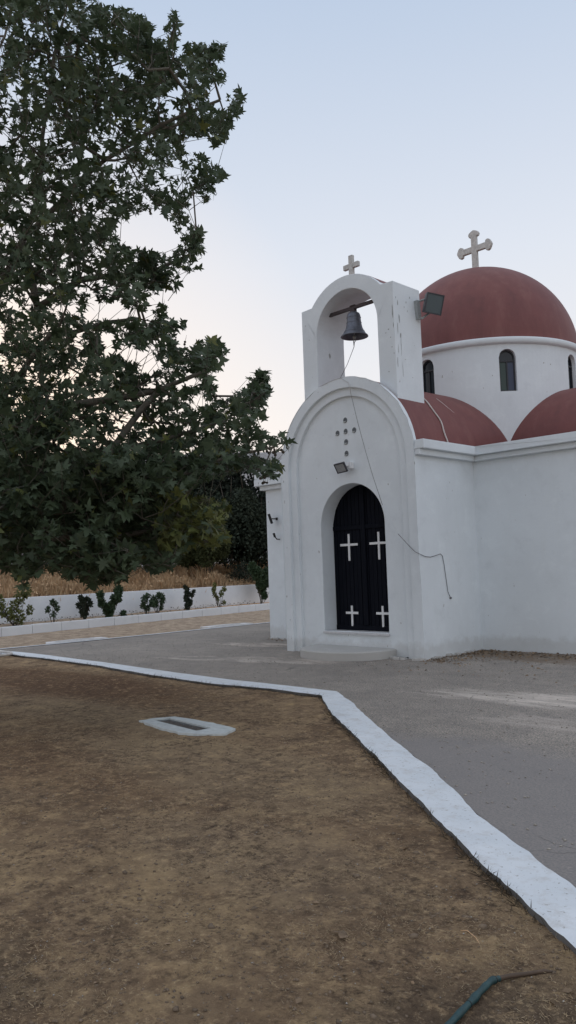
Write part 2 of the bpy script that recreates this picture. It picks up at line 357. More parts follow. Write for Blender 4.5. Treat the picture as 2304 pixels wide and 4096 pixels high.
# ------------------------------------------------------------------ terrain
def wallx(y): return -23.75-(y-11)*0.075         # line of the yard wall
def gheight(x, y):
    z = -0.024+0.012*noise.noise(Vector((x*1.3, y*1.3, 0)))+0.009*noise.noise(Vector((x*6, y*6, 3)))+0.006*noise.noise(Vector((x*17, y*17, 5)))
    d = wallx(y)-0.05-x
    if d > 0: z += min(0.62, d*1.5)+0.075*min(d, 14)+0.12*noise.noise(Vector((x*0.2, y*0.2, 9)))
    return z
def axis(parts):
    out = []
    for a, b_, st in parts: out += list(np.arange(a, b_-1e-6, st))
    return np.array(out+[parts[-1][1]])
gx = axis([(-3500, -500, 500), (-500, -100, 80), (-100, -40, 6), (-40, -26, 1.0), (-26, -23, 0.25), (-23, -9, 0.35), (-9, 0.6, 0.06), (0.6, 6, 0.6), (6, 40, 5), (40, 440, 80), (440, 3440, 500)])
gy = axis([(-3500, -500, 500), (-500, -20, 60), (-20, -1, 2), (-1, 1.6, 0.3), (1.6, 8.2, 0.06), (8.2, 30, 0.5), (30, 60, 3), (60, 540, 60), (540, 3540, 500)])
V = np.array([(x, y, gheight(x, y)) for y in gy for x in gx]); nx = len(gx)
ii, jj = np.meshgrid(np.arange(nx-1), np.arange(len(gy)-1)); a = (jj*nx+ii).ravel()
g = fast_mesh('ground', V, np.stack([a, a+1, a+nx+1, a+nx], 1), M['soil'], kind='structure'); g.data.shade_smooth()
g['label'] = 'dry brown earth of the yard and the stubble field beyond the wall'

# rocky ridge far behind
hx = []
for i in range(121):
    az = R_(-130+i*1.35); D = 420
    for j in range(26):
        t = j/25.0; d = D-150+t*300
        prof = math.sin(min(t/0.5, 1)*PI/2)**1.3 if t < 0.5 else 1-0.3*(t-0.5)
        top = 60+3.2*math.sin(az*7+1)+3*noise.noise(Vector((az*9, 0, 2)))
        if az > R_(-43.2): top -= (az-R_(-43.2))*60
        h = top*prof*(1+0.05*noise.noise(Vector((az*30, t*9, 0))))+1.2*noise.noise(Vector((az*160, t*30, 4)))
        hx.append((math.sin(az)*d, math.cos(az)*d, h-1))
F = [(i*26+j, i*26+j+1, (i+1)*26+j+1, (i+1)*26+j) for i in range(120) for j in range(25)]
h_ = fast_mesh('hills', np.array(hx), F, M['rock'], kind='structure'); h_.data.shade_smooth()
h_['label'] = 'pale rocky ridge far beyond the trees'

# path and its whitewashed borders
A_out = [(-17.45,8.03),(-16.7,8.0),(-15.9,8.04),(-14.5,7.98),(-12.38,7.88),(-10.4,7.72),(-8.89,7.66),(-7.81,7.69),(-6.92,7.68),(-6.15,7.11),(-5.47,6.55),(-4.97,6.15),(-4.34,5.66),(-3.82,5.28),(-3.29,4.83),(-2.83,4.44),(-2.49,4.19),(-2.27,4.05),(-2.09,3.89),(-1.87,3.75),(-0.9,2.95),(0.6,1.7),(3.0,-0.3)]
A_in = [(-17.45,7.66),(-16.7,7.64),(-15.9,7.66),(-14.5,7.66),(-12.38,7.56),(-10.4,7.32),(-8.89,7.24),(-7.81,7.36),(-6.86,7.33),(-5.85,6.43),(-5.24,5.96),(-4.76,5.6),(-4.1,5.09),(-3.6,4.68),(-3.1,4.29),(-2.64,3.95),(-2.33,3.7),(-2.07,3.52),(-1.93,3.4),(-1.68,3.24),(-0.75,2.44),(0.75,1.15),(3.15,-0.9)]
pth = A_out[:-1]+[(3,-0.3),(40,-0.3),(40,60),(-17.2,60),(-17.25,14.5),(-17.22,10.0),(-17.38,8.2)]
me = bpy.data.meshes.new('path'); me.from_pydata([(x, y, 0.0) for x, y in pth], [], [tuple(range(len(pth)))]); me.update()
link_mesh('path', me, M['path'], kind='structure')['label'] = 'worn grey concrete yard round the chapel'
def jag(pts, amp, seed):
    out = []
    for i in range(len(pts)-1):
        (x0, y0), (x1, y1) = pts[i], pts[i+1]; L = math.hypot(x1-x0, y1-y0); n = 10
        for k in range(n):
            t = k/n; x, y = x0+(x1-x0)*t, y0+(y1-y0)*t
            nz = noise.noise(Vector((x*2.3+seed, y*2.3, seed)))*1.6+noise.noise(Vector((x*9+seed, y*9, seed)))*0.7
            out.append((x-(y1-y0)/L*nz*amp, y+(x1-x0)/L*nz*amp))
    out.append(pts[-1]); return out
def border(name, o_, i_, z, label):
    mb = MB(); T0 = [(x, y, z) for x, y in o_]; T1 = [(x, y, z) for x, y in i_]
    mb.strip(T0, T1); mb.strip(T1, [(x+0.006, y-0.006, z-0.14) for x, y, _ in T1]); mb.strip([(x, y, -0.02) for x, y in o_], T0)
    o = fix_normals(mb.build(name, M['curb'])); 
    return tag(o, label, 'kerb')
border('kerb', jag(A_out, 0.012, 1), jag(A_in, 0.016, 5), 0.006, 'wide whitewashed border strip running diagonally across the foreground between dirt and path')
B_out = [(-17.55,8.1),(-17.45,9.2),(-17.36,12.2),(-17.4,16.5),(-17.5,26),(-17.6,55)]
B_in = [(x+0.13, y) for x, y in B_out]
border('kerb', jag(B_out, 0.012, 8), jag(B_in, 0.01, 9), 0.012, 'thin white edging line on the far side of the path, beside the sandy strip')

# ------------------------------------------------------------------ yard wall, raised bed kerb
def wall_run(name, x_at, y0, y1, thick, z0, z1, mat, label, cat, joints=None, parts=None):
    mb = MB(); ys = np.arange(y0, y1, 1.0)
    for i in range(len(ys)-1):
        ya, yb = ys[i], ys[i+1]; wob = 0.01*noise.noise(Vector((ya, 0, 0)))
    ys = list(ys)
    A = [(x_at(y), y, z0) for y in ys]; B = [(x_at(y), y, z1+0.012*noise.noise(Vector((y*0.7, 1, 0)))) for y in ys]
    C_ = [(x-thick, y, z) for x, y, z in B]; D_ = [(x-thick, y, z0) for x, y, z in A]
    mb.strip(A, B); mb.strip(B, C_); mb.strip(C_, D_); n = len(ys)
    for k in (0, n-1): mb.add([A[k], B[k], C_[k], D_[k]], [(0, 1, 2, 3)])
    o = bevel(mb.build(name, mat), 0.012, 2) if thick > 0.1 else mb.build(name, mat)
    return tag(o, label, cat)
wall_run('yard_wall', wallx, 4.0, 40.0, 0.18, -0.2, 0.97, M['wall2'], 'low white plastered wall behind the rose bushes, below the dry grass', 'wall')
def kx(y): return -21.55-(y-10.5)*0.145
kb = empty('bed_kerb', (kx(15), 15, 0), 'row of whitewashed kerb blocks edging the rose bed', 'kerb')
y = 5.0; k = 0
while y < 34:
    L = 1.0+0.02*random.random(); mb = MB(); y1 = y+L-0.012
    dz = 0.01*random.random(); t = 0.12
    mb.add([(kx(y),y,-0.15),(kx(y1),y1,-0.15),(kx(y1)-t,y1,-0.15),(kx(y)-t,y,-0.15),(kx(y),y,0.23+dz),(kx(y1),y1,0.23+dz),(kx(y1)-t,y1,0.23+dz),(kx(y)-t,y,0.23+dz)],
           [(0,3,2,1),(4,5,6,7),(0,1,5,4),(1,2,6,5),(2,3,7,6),(3,0,4,7)])
    bevel(mb.build('kerb_block', M['kerbw'], kb), 0.012, 2); y += L; k += 1
mb = MB(); ys = np.arange(4.0, 34, 0.5)
mb.strip([(kx(y)-0.11, y, 0.15+0.03*noise.noise(Vector((y, 3, 0)))) for y in ys], [(wallx(y)+0.01, y, 0.19+0.03*noise.noise(Vector((y, 7, 0)))) for y in ys])
mb.build('flower_bed', M['soil'], kind='structure')

# ------------------------------------------------------------------ CHAPEL
ch = empty('chapel', (-9.48, 14.5, 0), 'small white cross shaped chapel with terracotta red roofs, domed drum and arched bell gable', 'chapel')
FX, FY, HW, SP = -9.48, 10.94, 1.61, 3.45
def arch(hw, cx=FX, sp=SP, zb=0.0, rise=None, n=40, legs=6):
    rise = rise or hw
    L = [(cx-hw, zb+(sp-zb)*i/legs) for i in range(legs)]
    A = [(cx-hw*math.cos(PI*i/n), sp+rise*math.sin(PI*i/n)) for i in range(n+1)]
    return L+A+[(cx+hw, z) for _, z in reversed(L)]
aO = arch(HW); a1 = arch(1.42, FX); a2 = arch(1.25, FX, rise=1.27); DX = -9.42; DH = 0.76
aD = arch(DH, DX, 2.35, 0.40)
Y = lambda prof, y: [(x, y, z) for x, z in prof]
mb = MB(); y0, y1_, y2 = FY, FY+0.055, FY+0.11
mb.strip(Y(aO, y0), Y(a1, y0)); mb.strip(Y(a1, y0), Y(a1, y1_)); mb.strip(Y(a1, y1_), Y(a2, y1_)); mb.strip(Y(a2, y1_), Y(a2, y2))
mb.strip(Y(a2, y2), Y(aD, y2)); mb.strip(Y(aD, y2), Y(aD, y2+0.40))
mb.strip(Y(aO, y0), Y(aO, y0+0.09))
b0, b1, b2, b3 = a2[0], aD[0], aD[-1], a2[-1]
mb.add([(b0[0], y2, b0[1]), (b1[0], y2, b1[1]), (b2[0], y2, b2[1]), (b3[0], y2, b3[1])], [(0, 3, 2, 1)])
fac = mb.build('facade', M['white'], ch)
bm = bmesh.new(); bm.from_mesh(fac.data); bmesh.ops.remove_doubles(bm, verts=bm.verts, dist=1e-5)
es = [e for e in bm.edges if len(e.link_faces) == 2 and e.calc_face_angle(0) > 1.2]
bmesh.ops.bevel(bm, geom=es, offset=0.012, segments=2, affect='EDGES', profile=0.6)
bmesh.ops.recalc_face_normals(bm, faces=bm.faces)
bm.to_mesh(fac.data); bm.free()
# walls
XL, XR = FX-HW, FX+HW; TY = 12.75; TL, TR = -13.47, -5.30; TB = 18.45
for bx_ in ((XR-0.3, XR, FY+0.09, TY+0.05), (XL, XL+0.3, FY+0.09, TY+0.05), (XL+0.01, XR-0.01, 18.4, 20.4)):
    mb = MB(); mb.box(*bx_, -0.1, SP+0.24 if bx_[3] < 14 else SP+0.2); mb.build('nave_wall', M['white'], ch)
mb = MB(); mb.box(TL, TR, TY, TB, -0.1, 3.70)
bevel(mb.build('transept_wall', M['white'], ch), 0.015, 2)
# cornice: two proud courses
mb = MB()
for z0, z1, p in ((3.435, 3.535, 0.10), (3.535, 3.69, 0.19)):
    mb.box(XR, XR+p, FY+0.004, TY-p, z0, z1); mb.box(XL-p, XL, FY+0.004, TY-p, z0, z1)
    mb.box(XR, TR+p, TY-p, TY, z0, z1); mb.box(TL-p, XL, TY-p, TY, z0, z1)
    mb.box(TR, TR+p, TY, TB, z0, z1); mb.box(TL-p, TL, TY, TB, z0, z1); mb.box(TL-p, TR+p, TB, TB+p, z0, z1)
bevel(mb.build('cornice', M['white'], ch), 0.012, 2)
mb = MB(); mb.box(TL-0.185, XL-0.3, TY-0.185, TY+0.06, 3.694, 4.06)
bevel(mb.build('parapet', M['white'], ch), 0.02, 2)
# barrel roofs
def barrel_y(xc, hw, ya, yb, n=40, zc=SP): return ([(xc-hw*math.cos(PI*i/n), ya, zc+hw*math.sin(PI*i/n)) for i in range(n+1)], [(xc-hw*math.cos(PI*i/n), yb, zc+hw*math.sin(PI*i/n)) for i in range(n+1)])
DC = Vector((-9.30, 15.60, 0)); DR = 2.12
mb = MB(); A, B = barrel_y(FX, 1.598, FY+0.03, 12.5); mb.strip(A, B); _, B2 = barrel_y(FX+0.13, 1.60, 12.5, 14.6); mb.strip(B, B2)
mb.box(XL+0.005, XL+0.03, FY+0.1, TY, SP, 3.70); mb.box(XR-0.03, XR-0.005, FY+0.1, TY, SP, 3.70)
mb.build('vault_roof', M['red'], ch, True)
mb = MB(); A, B = barrel_y(FX, 1.598, 17.6, 20.5); mb.strip(A, B); mb.add(B, [tuple(range(len(B)))]); mb.build('vault_roof', M['red'], ch)
for xa, xb in ((TL-0.02, -9.4), (-9.2, TR+0.02)):
    mb = MB(); n = 40
    A = [(xa, 15.6-1.598*math.cos(PI*i/n), SP+1.598*math.sin(PI*i/n)) for i in range(n+1)]; B = [(xb, y, z) for _, y, z in A]
    mb.strip(A, B); e = A if xa < -12 else B
    mb.build('vault_roof', M['red'], ch, True)
    mb = MB(); ex = e[0][0]; s_ = -1 if ex < -9 else 1
    E2 = [(ex, 15.6+(y-15.6)*1.04, SP+(z-SP)*1.04) for _, y, z in e]; E3 = [(ex+0.12*s_, y, z) for _, y, z in E2]
    mb.strip(E2, E3); mb.add(E3, [tuple(range(len(E3)))]); mb.add(E2, [tuple(range(len(E2)))])
    mb.build('gable_end', M['white'], ch)
for bx_ in ((XR-0.02, TR+0.02, TY-0.02), (TL-0.02, XL, TY+0.06)):
    mb = MB(); mb.box(*bx_, TB, 3.70, 3.716); mb.build('roof_shelf', M['red'], ch)
# drum with real window openings
nwin = 8; WA = 0.080; ZS, ZP, ZW0, ZW1 = 4.94, 5.62, 3.4, 5.93
mb = MB(); wr = DR*math.sin(WA)
def ring(th, r=DR): return (DC.x+r*math.cos(th), DC.y+r*math.sin(th))
wth = [R_(-45+45*i) for i in range(nwin)]; ms = 14
for wi, tc in enumerate(wth):
    cols = [tc-WA+2*WA*i/ms for i in range(ms+1)]
    ztop = [ZP+math.sqrt(max(0, 1-((t-tc)/WA)**2))*wr for t in cols]
    P = lambda t, z, r=DR: (*ring(t, r), z)
    mb.strip([P(t, ZW0) for t in cols], [P(t, ZS) for t in cols]); mb.strip([P(t, z) for t, z in zip(cols, ztop)], [P(t, ZW1) for t in cols])
    loop = [(t, ZS) for t in cols]+[(t, z) for t, z in zip(reversed(cols), reversed(ztop))]
    mb.strip([P(t, z) for t, z in loop], [P(t, z, DR-0.14) for t, z in loop], closed=True)
    nxt = wth[(wi+1) % nwin]+(2*PI if wi == nwin-1 else 0); gs = 14
    gc = [tc+WA+(nxt-tc-2*WA)*i/gs for i in range(gs+1)]
    for za, zb in ((ZW0, ZS), (ZS, ZP), (ZP, ZW1)): mb.strip([P(t, za) for t in gc], [P(t, zb) for t in gc])
drum = fix_normals(mb.build('drum', M['white'], ch))
sm = drum.data; 
for p in sm.polygons: p.use_smooth = abs(p.normal.z) < 0.01 and len(p.vertices) == 4 and abs(Vector((p.center.x-DC.x-9.48*0, p.center.y, 0)).length) < 0 
for wi, tc in enumerate(wth):
    ur = Vector((math.cos(tc), math.sin(tc), 0)); ut = Vector((-math.sin(tc), math.cos(tc), 0)); c0 = DC+ur*(DR-0.10)
    Q = lambda s_, z, d=0: c0+ut*s_+Vector((0, 0, z))+ur*d
    def outline(hw, zb, zp):
        return [(-hw, zb), (hw, zb)]+[(hw*math.cos(PI*i/12), zp+hw*math.sin(PI*i/12)) for i in range(13)]
    o1, o2 = outline(wr*1.02, ZS-0.005, ZP), outline(wr*0.80, ZS+0.035, ZP)
    mb = MB(); mb.strip([Q(s_, z, 0.02) for s_, z in o1], [Q(s_, z, 0.02) for s_, z in o2], closed=True)
    mb.strip([Q(s_, z, 0.02) for s_, z in o2], [Q(s_, z, -0.02) for s_, z in o2], closed=True)
    mb.obox(Q(0, (ZS+ZP)/2-0.02, 0.005), ut*0.012, ur*0.018, Vector((0, 0, (ZP-ZS)/2-0.02)))
    mb.obox(Q(0, ZP-0.06, 0.006), ut*wr*0.8, ur*0.018, Vector((0, 0, 0.014)))
    fr = mb.build('window', M['frame'], ch)
    mb = MB(); mb.add([Q(s_, z, -0.005) for s_, z in outline(wr, ZS, ZP)], [tuple(range(15))])
    zt = ZP-0.06
    if wi == 0:
        mb.add([Q(s_, z, 0.0) for s_, z in ((-wr*.8, ZS+.03), (-.01, ZS+.03), (-.01, zt), (-wr*.8, zt))], [(0, 1, 2, 3)], 1)
        mb.add([Q(s_, z, 0.0) for s_, z in ((.01, ZS+.03), (wr*.8, ZS+.03), (wr*.8, zt), (.01, zt))], [(0, 1, 2, 3)], 2)
    p = mb.build('pane', [M['pane'], M['paneg'], M['paneb']], fr)
mb = MB(); mb.lathe([(DR-0.02, 5.885), (DR+0.05, 5.90), (DR+0.075, 5.915), (DR+0.078, 6.0), (DR+0.065, 6.02), (DR-0.1, 6.03)], DC, 96)
mb.build('drum_cornice', M['white'], ch, True)
mb = MB(); rr = 2.10; mb.lathe([(rr*math.cos(PI/2*i/28), 6.005+(2.13)*math.sin(PI/2*i/28)) for i in range(29)], DC, 96)
dome = mb.build('dome', M['red'], ch, True)
def trefoil():
    cz, zb, zt, hw, b_ = 8.69, 8.15, 9.13, 0.45, 0.068
    pts = []
    def bud(cx_, cz_, dx, dz):      # pointed three-lobed end, given the arm direction
        px_, pz_ = -dz, dx; r = []
        for u, w in ((-0.16, b_), (-0.15, 0.115), (-0.10, 0.135), (-0.055, 0.115), (-0.02, 0.055), (0, 0.0), (-0.02, -0.055), (-0.055, -0.115), (-0.10, -0.135), (-0.15, -0.115), (-0.16, -b_)):
            r.append((cx_+dx*u+px_*w, cz_+dz*u+pz_*w))
        return r
    X = DC.x
    pts += [(X-b_, zb), (X+b_, zb), (X+b_, cz-b_)]
    pts += list(reversed(bud(X+hw, cz, 1, 0)))
    pts += [(X+b_, cz+b_)]
    pts += list(reversed(bud(X, zt, 0, 1)))
    pts += [(X-b_, cz+b_)]
    pts += list(reversed(bud(X-hw, cz, -1, 0)))
    pts += [(X-b_, cz-b_)]
    return pts
mb = MB(); mb.prism_y(trefoil(), DC.y-0.04, DC.y+0.04); bevel(mb.build('dome_cross', M['stone'], dome), 0.012, 2)

# bell gable
TX, TH = -9.394, 1.119; TZ = 6.60; OH = 0.744; OS = 6.002; TD = 0.80; TF = FY+0.14
cR = 1.092; cz = 7.008-cR; BA = 0.84
top = [(TX-TH, TZ)]+[(TX-BA, TZ+0.01)]+[(TX+cR*math.sin(t), cz+cR*math.cos(t)) for t in np.linspace(-math.asin(BA/cR)+0.02, math.asin(BA/cR)-0.02, 25)]+[(TX+BA, TZ+0.01), (TX+TH, TZ)]
zo = lambda x: SP+math.sqrt(HW*HW-(x-FX)**2)
inn = [(TX-OH*math.cos(t), OS+OH*math.sin(t)) for t in np.linspace(0, PI, len(top))]
mb = MB()
for yy in (TF, TF+TD):
    mb.strip(Y(top, yy), Y(inn, yy))
    for sx in (-1, 1):
        xe = np.linspace(TX+sx*TH, TX+sx*OH, 7)
        bot = [(x, 4.1) for x in xe]
        up = [(x, TZ+(OS-TZ)*i/6) for i, x in enumerate(xe)]
        mb.strip(Y(bot, yy), Y(up, yy))
mb.strip(Y(top, TF), Y(top, TF+TD)); mb.strip(Y(inn, TF), Y(inn, TF+TD))
for sx in (-1, 1):
    xo, xi = TX+sx*TH, TX+sx*OH
    mb.add([(xo, TF, 4.1), (xo, TF+TD, 4.1), (xo, TF+TD, TZ), (xo, TF, TZ)], [(0, 1, 2, 3)])
    mb.add([(xi, TF, 4.1), (xi, TF+TD, 4.1), (xi, TF+TD, OS), (xi, TF, OS)], [(0, 1, 2, 3)])
bt = mb.build('bell_gable', M['white'], ch); bevel(bt, 0.012, 2)
mb = MB(); tc_ = [p for p in top if abs(p[0]-TX) < 0.82]
mb.strip([(x, TF+0.10, z+0.006) for x, z in tc_], [(x, TF+TD-0.02, z+0.006) for x, z in tc_])
mb.strip([(x, TF+0.10, z+0.006) for x, z in tc_], [(x, TF+0.10, z-0.02) for x, z in tc_])
mb.build('roof_cap', M['red'], bt, True)
mb = MB(); cy = TF+0.24
mb.obox((TX, cy, 7.21), (0.048, 0, 0), (0, 0.035, 0), (0, 0, 0.25)); mb.obox((TX-0.116, cy, 7.255), (0.067, 0, 0), (0, 0.033, 0), (0, 0, 0.048)); mb.obox((TX+0.116, cy, 7.255), (0.067, 0, 0), (0, 0.033, 0), (0, 0, 0.048))
bevel(mb.build('gable_cross', M['stone'], bt), 0.006, 1)
mb = MB(); BY = TF+0.25
mb.box(TX-OH-0.02, TX+OH*0.72, BY-0.02, BY+0.03, 6.435, 6.485); mb.box(TX-OH+0.02, TX+0.5, BY-0.02, BY+0.03, 6.425, 6.434)
mb.build('bell_beam', M['iron'], bt)
# plaster scars on the gable
scar = MB()
def blob(c, u, w, hu, hw_, n=9, d=0.003, nrm=None):
    nrm = nrm or Vector(u).cross(Vector(w)).normalized(); c = Vector(c)+nrm*d
    pts = []
    for i in range(n):
        a = 2*PI*i/n; r = 0.55+0.6*random.random(); pts.append(c+Vector(u)*hu*r*math.cos(a)+Vector(w)*hw_*r*math.sin(a))
    scar.add(pts, [tuple(range(n))])
px_ = TX+TH
for (yy, zz, a_, b_) in ((11.12, 5.0, .006, .16), (11.1, 5.45, .007, .2), (11.0, 6.28, .012, .03), (11.05, 6.2, .015, .05), (11.08, 5.9, .02, .10), (11.02, 5.75, .012, .12), (11.1, 5.62, .02, .05), (11.3, 6.25, .015, .03), (11.33, 6.1, .01, .03), (11.24, 6.15, .01, .02), (11.02, 5.35, .008, .10), (10.98, 5.1, .01, .10), (11.2, 5.2, .01, .012), (11.5, 5.5, .008, .01), (11.4, 4.9, .01, .01), (11.42, 6.36, .015, .02)):
    blob((px_, yy+0.15, zz*1.005), (0, 1, 0), (0, 0, 1), a_, b_, nrm=Vector((1, 0, 0)))
for (xx, zz, a_, b_) in ((-8.20, 6.05, .012, .13), (-8.19, 5.80, .01, .05), (-8.3, 5.75, .02, .012), (-8.36, 5.7, .015, .01), (-8.26, 5.6, .01, .015), (-8.24, 5.42, .012, .012), (-8.2, 5.3, .008, .02), (-8.33, 5.0, .012, .015), (-10.2, 6.0, .01, .012), (-10.28, 6.3, .01, .012), (-10.02, 4.9, .012, .01), (-10.99, 3.85, .01, .035), (-11.03, 3.3, .01, .03), (-11.02, 2.9, .008, .05), (-11.0, 2.0, .008, .02), (-11.05, 1.05, .012, .03), (-10.98, 0.6, .008, .02)):
    blob((xx*(1.0128 if zz > 4.95 else 1), TF if zz > 4.95 else FY, zz), (1, 0, 0), (0, 0, 1), a_, b_, nrm=Vector((0, -1, 0)))
blob((TX-OH, TF+0.36, 5.70), (0, 1, 0), (0, 0, 1), .03, .07, nrm=Vector((1, 0, 0)))
scar.build('plaster_scar', simple('bare_render', (0.36, 0.37, 0.37), 0.95, 0.3, 30), ch, kind='stuff')
# hairline crack / ridge lines on the roof
def on_vault(y, z, r=1.612):
    return (FX+math.sqrt(max(0, r*r-(z-SP)**2)), y, z)
mb = MB(); pts = [on_vault(11.98+0.02*math.sin(i), 4.72-1.02*i/14) for i in range(15)]; mb.tube(pts, 0.014, 6)
mb.build('roof_cable', M['cable'], ch, True)
mb = MB(); pts = [on_vault(12.6+1.15*(i/14)**2.6, 4.72-0.72*(i/14)**0.9, 1.603) for i in range(15)]; mb.tube(pts, 0.006, 5)
mb.build('roof_cable', M['cable'], ch, True)
# vent holes in a cross
for hxp, hz in ((-9.47, 4.29), (-9.67, 4.075), (-9.47, 4.08), (-9.265, 4.075), (-9.47, 3.885), (-9.47, 3.67)):
    mb = MB(); n = 20; r = 0.046
    rim = [(hxp+r*math.cos(2*PI*i/n), hz+r*1.05*math.sin(2*PI*i/n)) for i in range(n)]
    o_ = [(hxp+(x-hxp)*1.10, hz+(z-hz)*1.10) for x, z in rim]
    mb.strip(Y(o_, y2-0.002), Y(rim, y2-0.006), closed=True, mi=1)
    mb.add(Y(rim, y2-0.0045), [tuple(range(n))])
    mb.obox((hxp-0.008, y2-0.012, hz-0.03), (r*.6, 0, 0), (0, 0.006, 0), (0.01, 0, 0.012), 1)
    mb.build('vent_hole', [M['hole'], M['grey']], ch)
# door
door = None; DY = y2+0.34
mb = MB(); bw = 0.095; nb = 16
prof = arch(DH-0.004, DX, 2.35, 0.40)
def ztop_at(x): d = abs(x-DX); return 2.35+math.sqrt(max(0.0004, (DH-0.004)**2-d*d))
mb.add(Y(prof, DY+0.03), [tuple(range(len(prof)))])
for i in range(nb):
    x0 = DX-DH+0.006+i*(2*DH-0.012)/nb; x1 = x0+(2*DH-0.012)/nb-0.010
    za, zb = ztop_at(x0), ztop_at(x1); off = 0.004*(i % 2)
    mb.add([(x0, DY+off, .402), (x1, DY+off, .402), (x1, DY+off, zb), (x0, DY+off, za), (x0, DY+.03, .402), (x1, DY+.03, .402), (x1, DY+.03, zb), (x0, DY+.03, za)],
           [(0, 1, 2, 3), (0, 4, 7, 3), (1, 5, 6, 2)])
door = mb.build('door', M['door'], ch)
for dy_, za, zb in ((0.022, 2.28, 2.36), (0.018, 0.405, 0.50)):
    mb = MB(); mb.box(DX-DH+0.01, DX+DH-0.01, DY-dy_, DY+0.002, za, zb); bevel(mb.build('rail', M['door'], door), 0.006, 1)
mb = MB(); mb.box(DX-0.05, DX+0.05, DY-0.034, DY+0.002, 0.505, 3.09); bevel(mb.build('meeting_stile', M['door'], door), 0.008, 1)
for cxx, z0, z1, zc, ah in ((-9.785, 1.70, 2.205, 2.0, .215), (-9.07, 1.70, 2.205, 2.0, .215), (-9.775, .48, .86, .725, .15), (-9.045, .48, .86, .725, .15)):
    mb = MB(); b_ = 0.022
    mb.prism_y([(cxx-b_, z0), (cxx+b_, z0), (cxx+b_, zc-b_), (cxx+ah, zc-b_), (cxx+ah, zc+b_), (cxx+b_, zc+b_), (cxx+b_, z1), (cxx-b_, z1), (cxx-b_, zc+b_), (cxx-ah, zc+b_), (cxx-ah, zc-b_), (cxx-b_, zc-b_)], DY-0.020, DY-0.003)
    bevel(mb.build('door_cross', M['crossw'], door), 0.003, 1)
mb = MB(); mb.box(DX-DH-0.005, DX+DH+0.02, y2-0.045, y2+0.36, 0.363, 0.403); bevel(mb.build('door_sill', M['marble'], ch), 0.006, 2)
# half-round step
def step(r0, z0, z1, dx=0):
    mb = MB(); n = 40; sx, sy = -9.44+dx, FY+0.10
    P0 = [(sx-(0.93+r0)*math.cos(PI*i/n)*(1), sy-(0.96+r0)*math.sin(PI*i/n)**0.72) for i in range(n+1)]
    mb.strip([(x, y, z0) for x, y in P0], [(x, y, z1-0.02) for x, y in P0])
    P1 = [(sx+(x-sx)*0.985, sy+(y-sy)*0.985) for x, y in P0]
    mb.strip([(x, y, z1-0.02) for x, y in P0], [(x, y, z1) for x, y in P1]); mb.add([(x, y, z1) for x, y in P1], [tuple(range(n+1))])
    return mb
step(0, -0.02, 0.15).build('step', plaster('worn_step_paint', (0.66, 0.68, 0.69), 1.1), ch)
# foundation lip, broken render at the base
mb = MB(); 
for i in range(46):
    t = random.random(); side = random.random()
    if side < .35: p = (XR-0.03+random.random()*0.10, FY-0.06+random.random()*1.9)
    elif side < .7: p = (FX+0.65+random.random()*0.95, FY-0.02-random.random()*0.10)
    else: p = (TL+0.05+random.random()*2.2, TY-0.04-random.random()*0.10)
    s_ = 0.012+0.028*random.random(); mb.obox((p[0], p[1], s_*0.5), (s_*1.5, s_*.4, 0), (-s_*.3, s_, 0), (0, 0, s_*.6))
mb.build('render_crumbs', M['stone'], kind='stuff')['label'] = 'crumbs of white render lying along the foot of the chapel walls'

# bell
bl = empty('bell', (-9.40, BY, 6.45), 'weathered bronze bell hanging from the dark beam inside the arched gable', 'bell')
bc = (-9.40, BY+0.0, 0)
mb = MB(); mb.lathe([(0.0, 6.36), (0.085, 6.355), (0.125, 6.33), (0.14, 6.29), (0.145, 6.23), (0.155, 6.13), (0.175, 6.04), (0.21, 5.96), (0.25, 5.905), (0.285, 5.875), (0.29, 5.86), (0.27, 5.855), (0.235, 5.88), (0.19, 5.95), (0.155, 6.05), (0.13, 6.2), (0.1, 6.3), (0, 6.31)], bc, 40)
for z, r in ((6.245, .146), (5.955, .215), (6.14, .155)): mb.lathe([(r-.002, z-.008), (r+.006, z-.004), (r+.006, z+.004), (r-.002, z+.008)], bc, 40)
mb.build('bell_body', M['bell'], bl, True)
mb = MB(); mb.obox((-9.40, BY, 6.395), (0.05, 0, 0), (0, 0.05, 0), (0, 0, 0.04)); mb.tube([(-9.44, BY, 6.37), (-9.44, BY, 6.5), (-9.36, BY, 6.5), (-9.36, BY, 6.37)], 0.014, 6); mb.box(-9.47, -9.33, BY-0.045, BY+0.05, 6.487, 6.50)
mb.build('hanger', M['iron'], bl)
mb = MB(); mb.tube([(-9.40, BY, 6.3), (-9.40, BY, 5.83)], 0.012, 8); mb.tube([(-9.40+0.032*math.cos(a), BY, 5.79+0.032*math.sin(a)) for a in np.linspace(PI/2, PI/2+2*PI, 17)], 0.007, 6)
mb.lathe([(0, -.04), (.03, -.03), (.04, 0), (.03, .03), (0, .04)], (-9.40, BY, 5.86), 12); mb.build('clapper', M['grey'], bl, True)
bl.scale = (0.90, 0.90, 0.94)
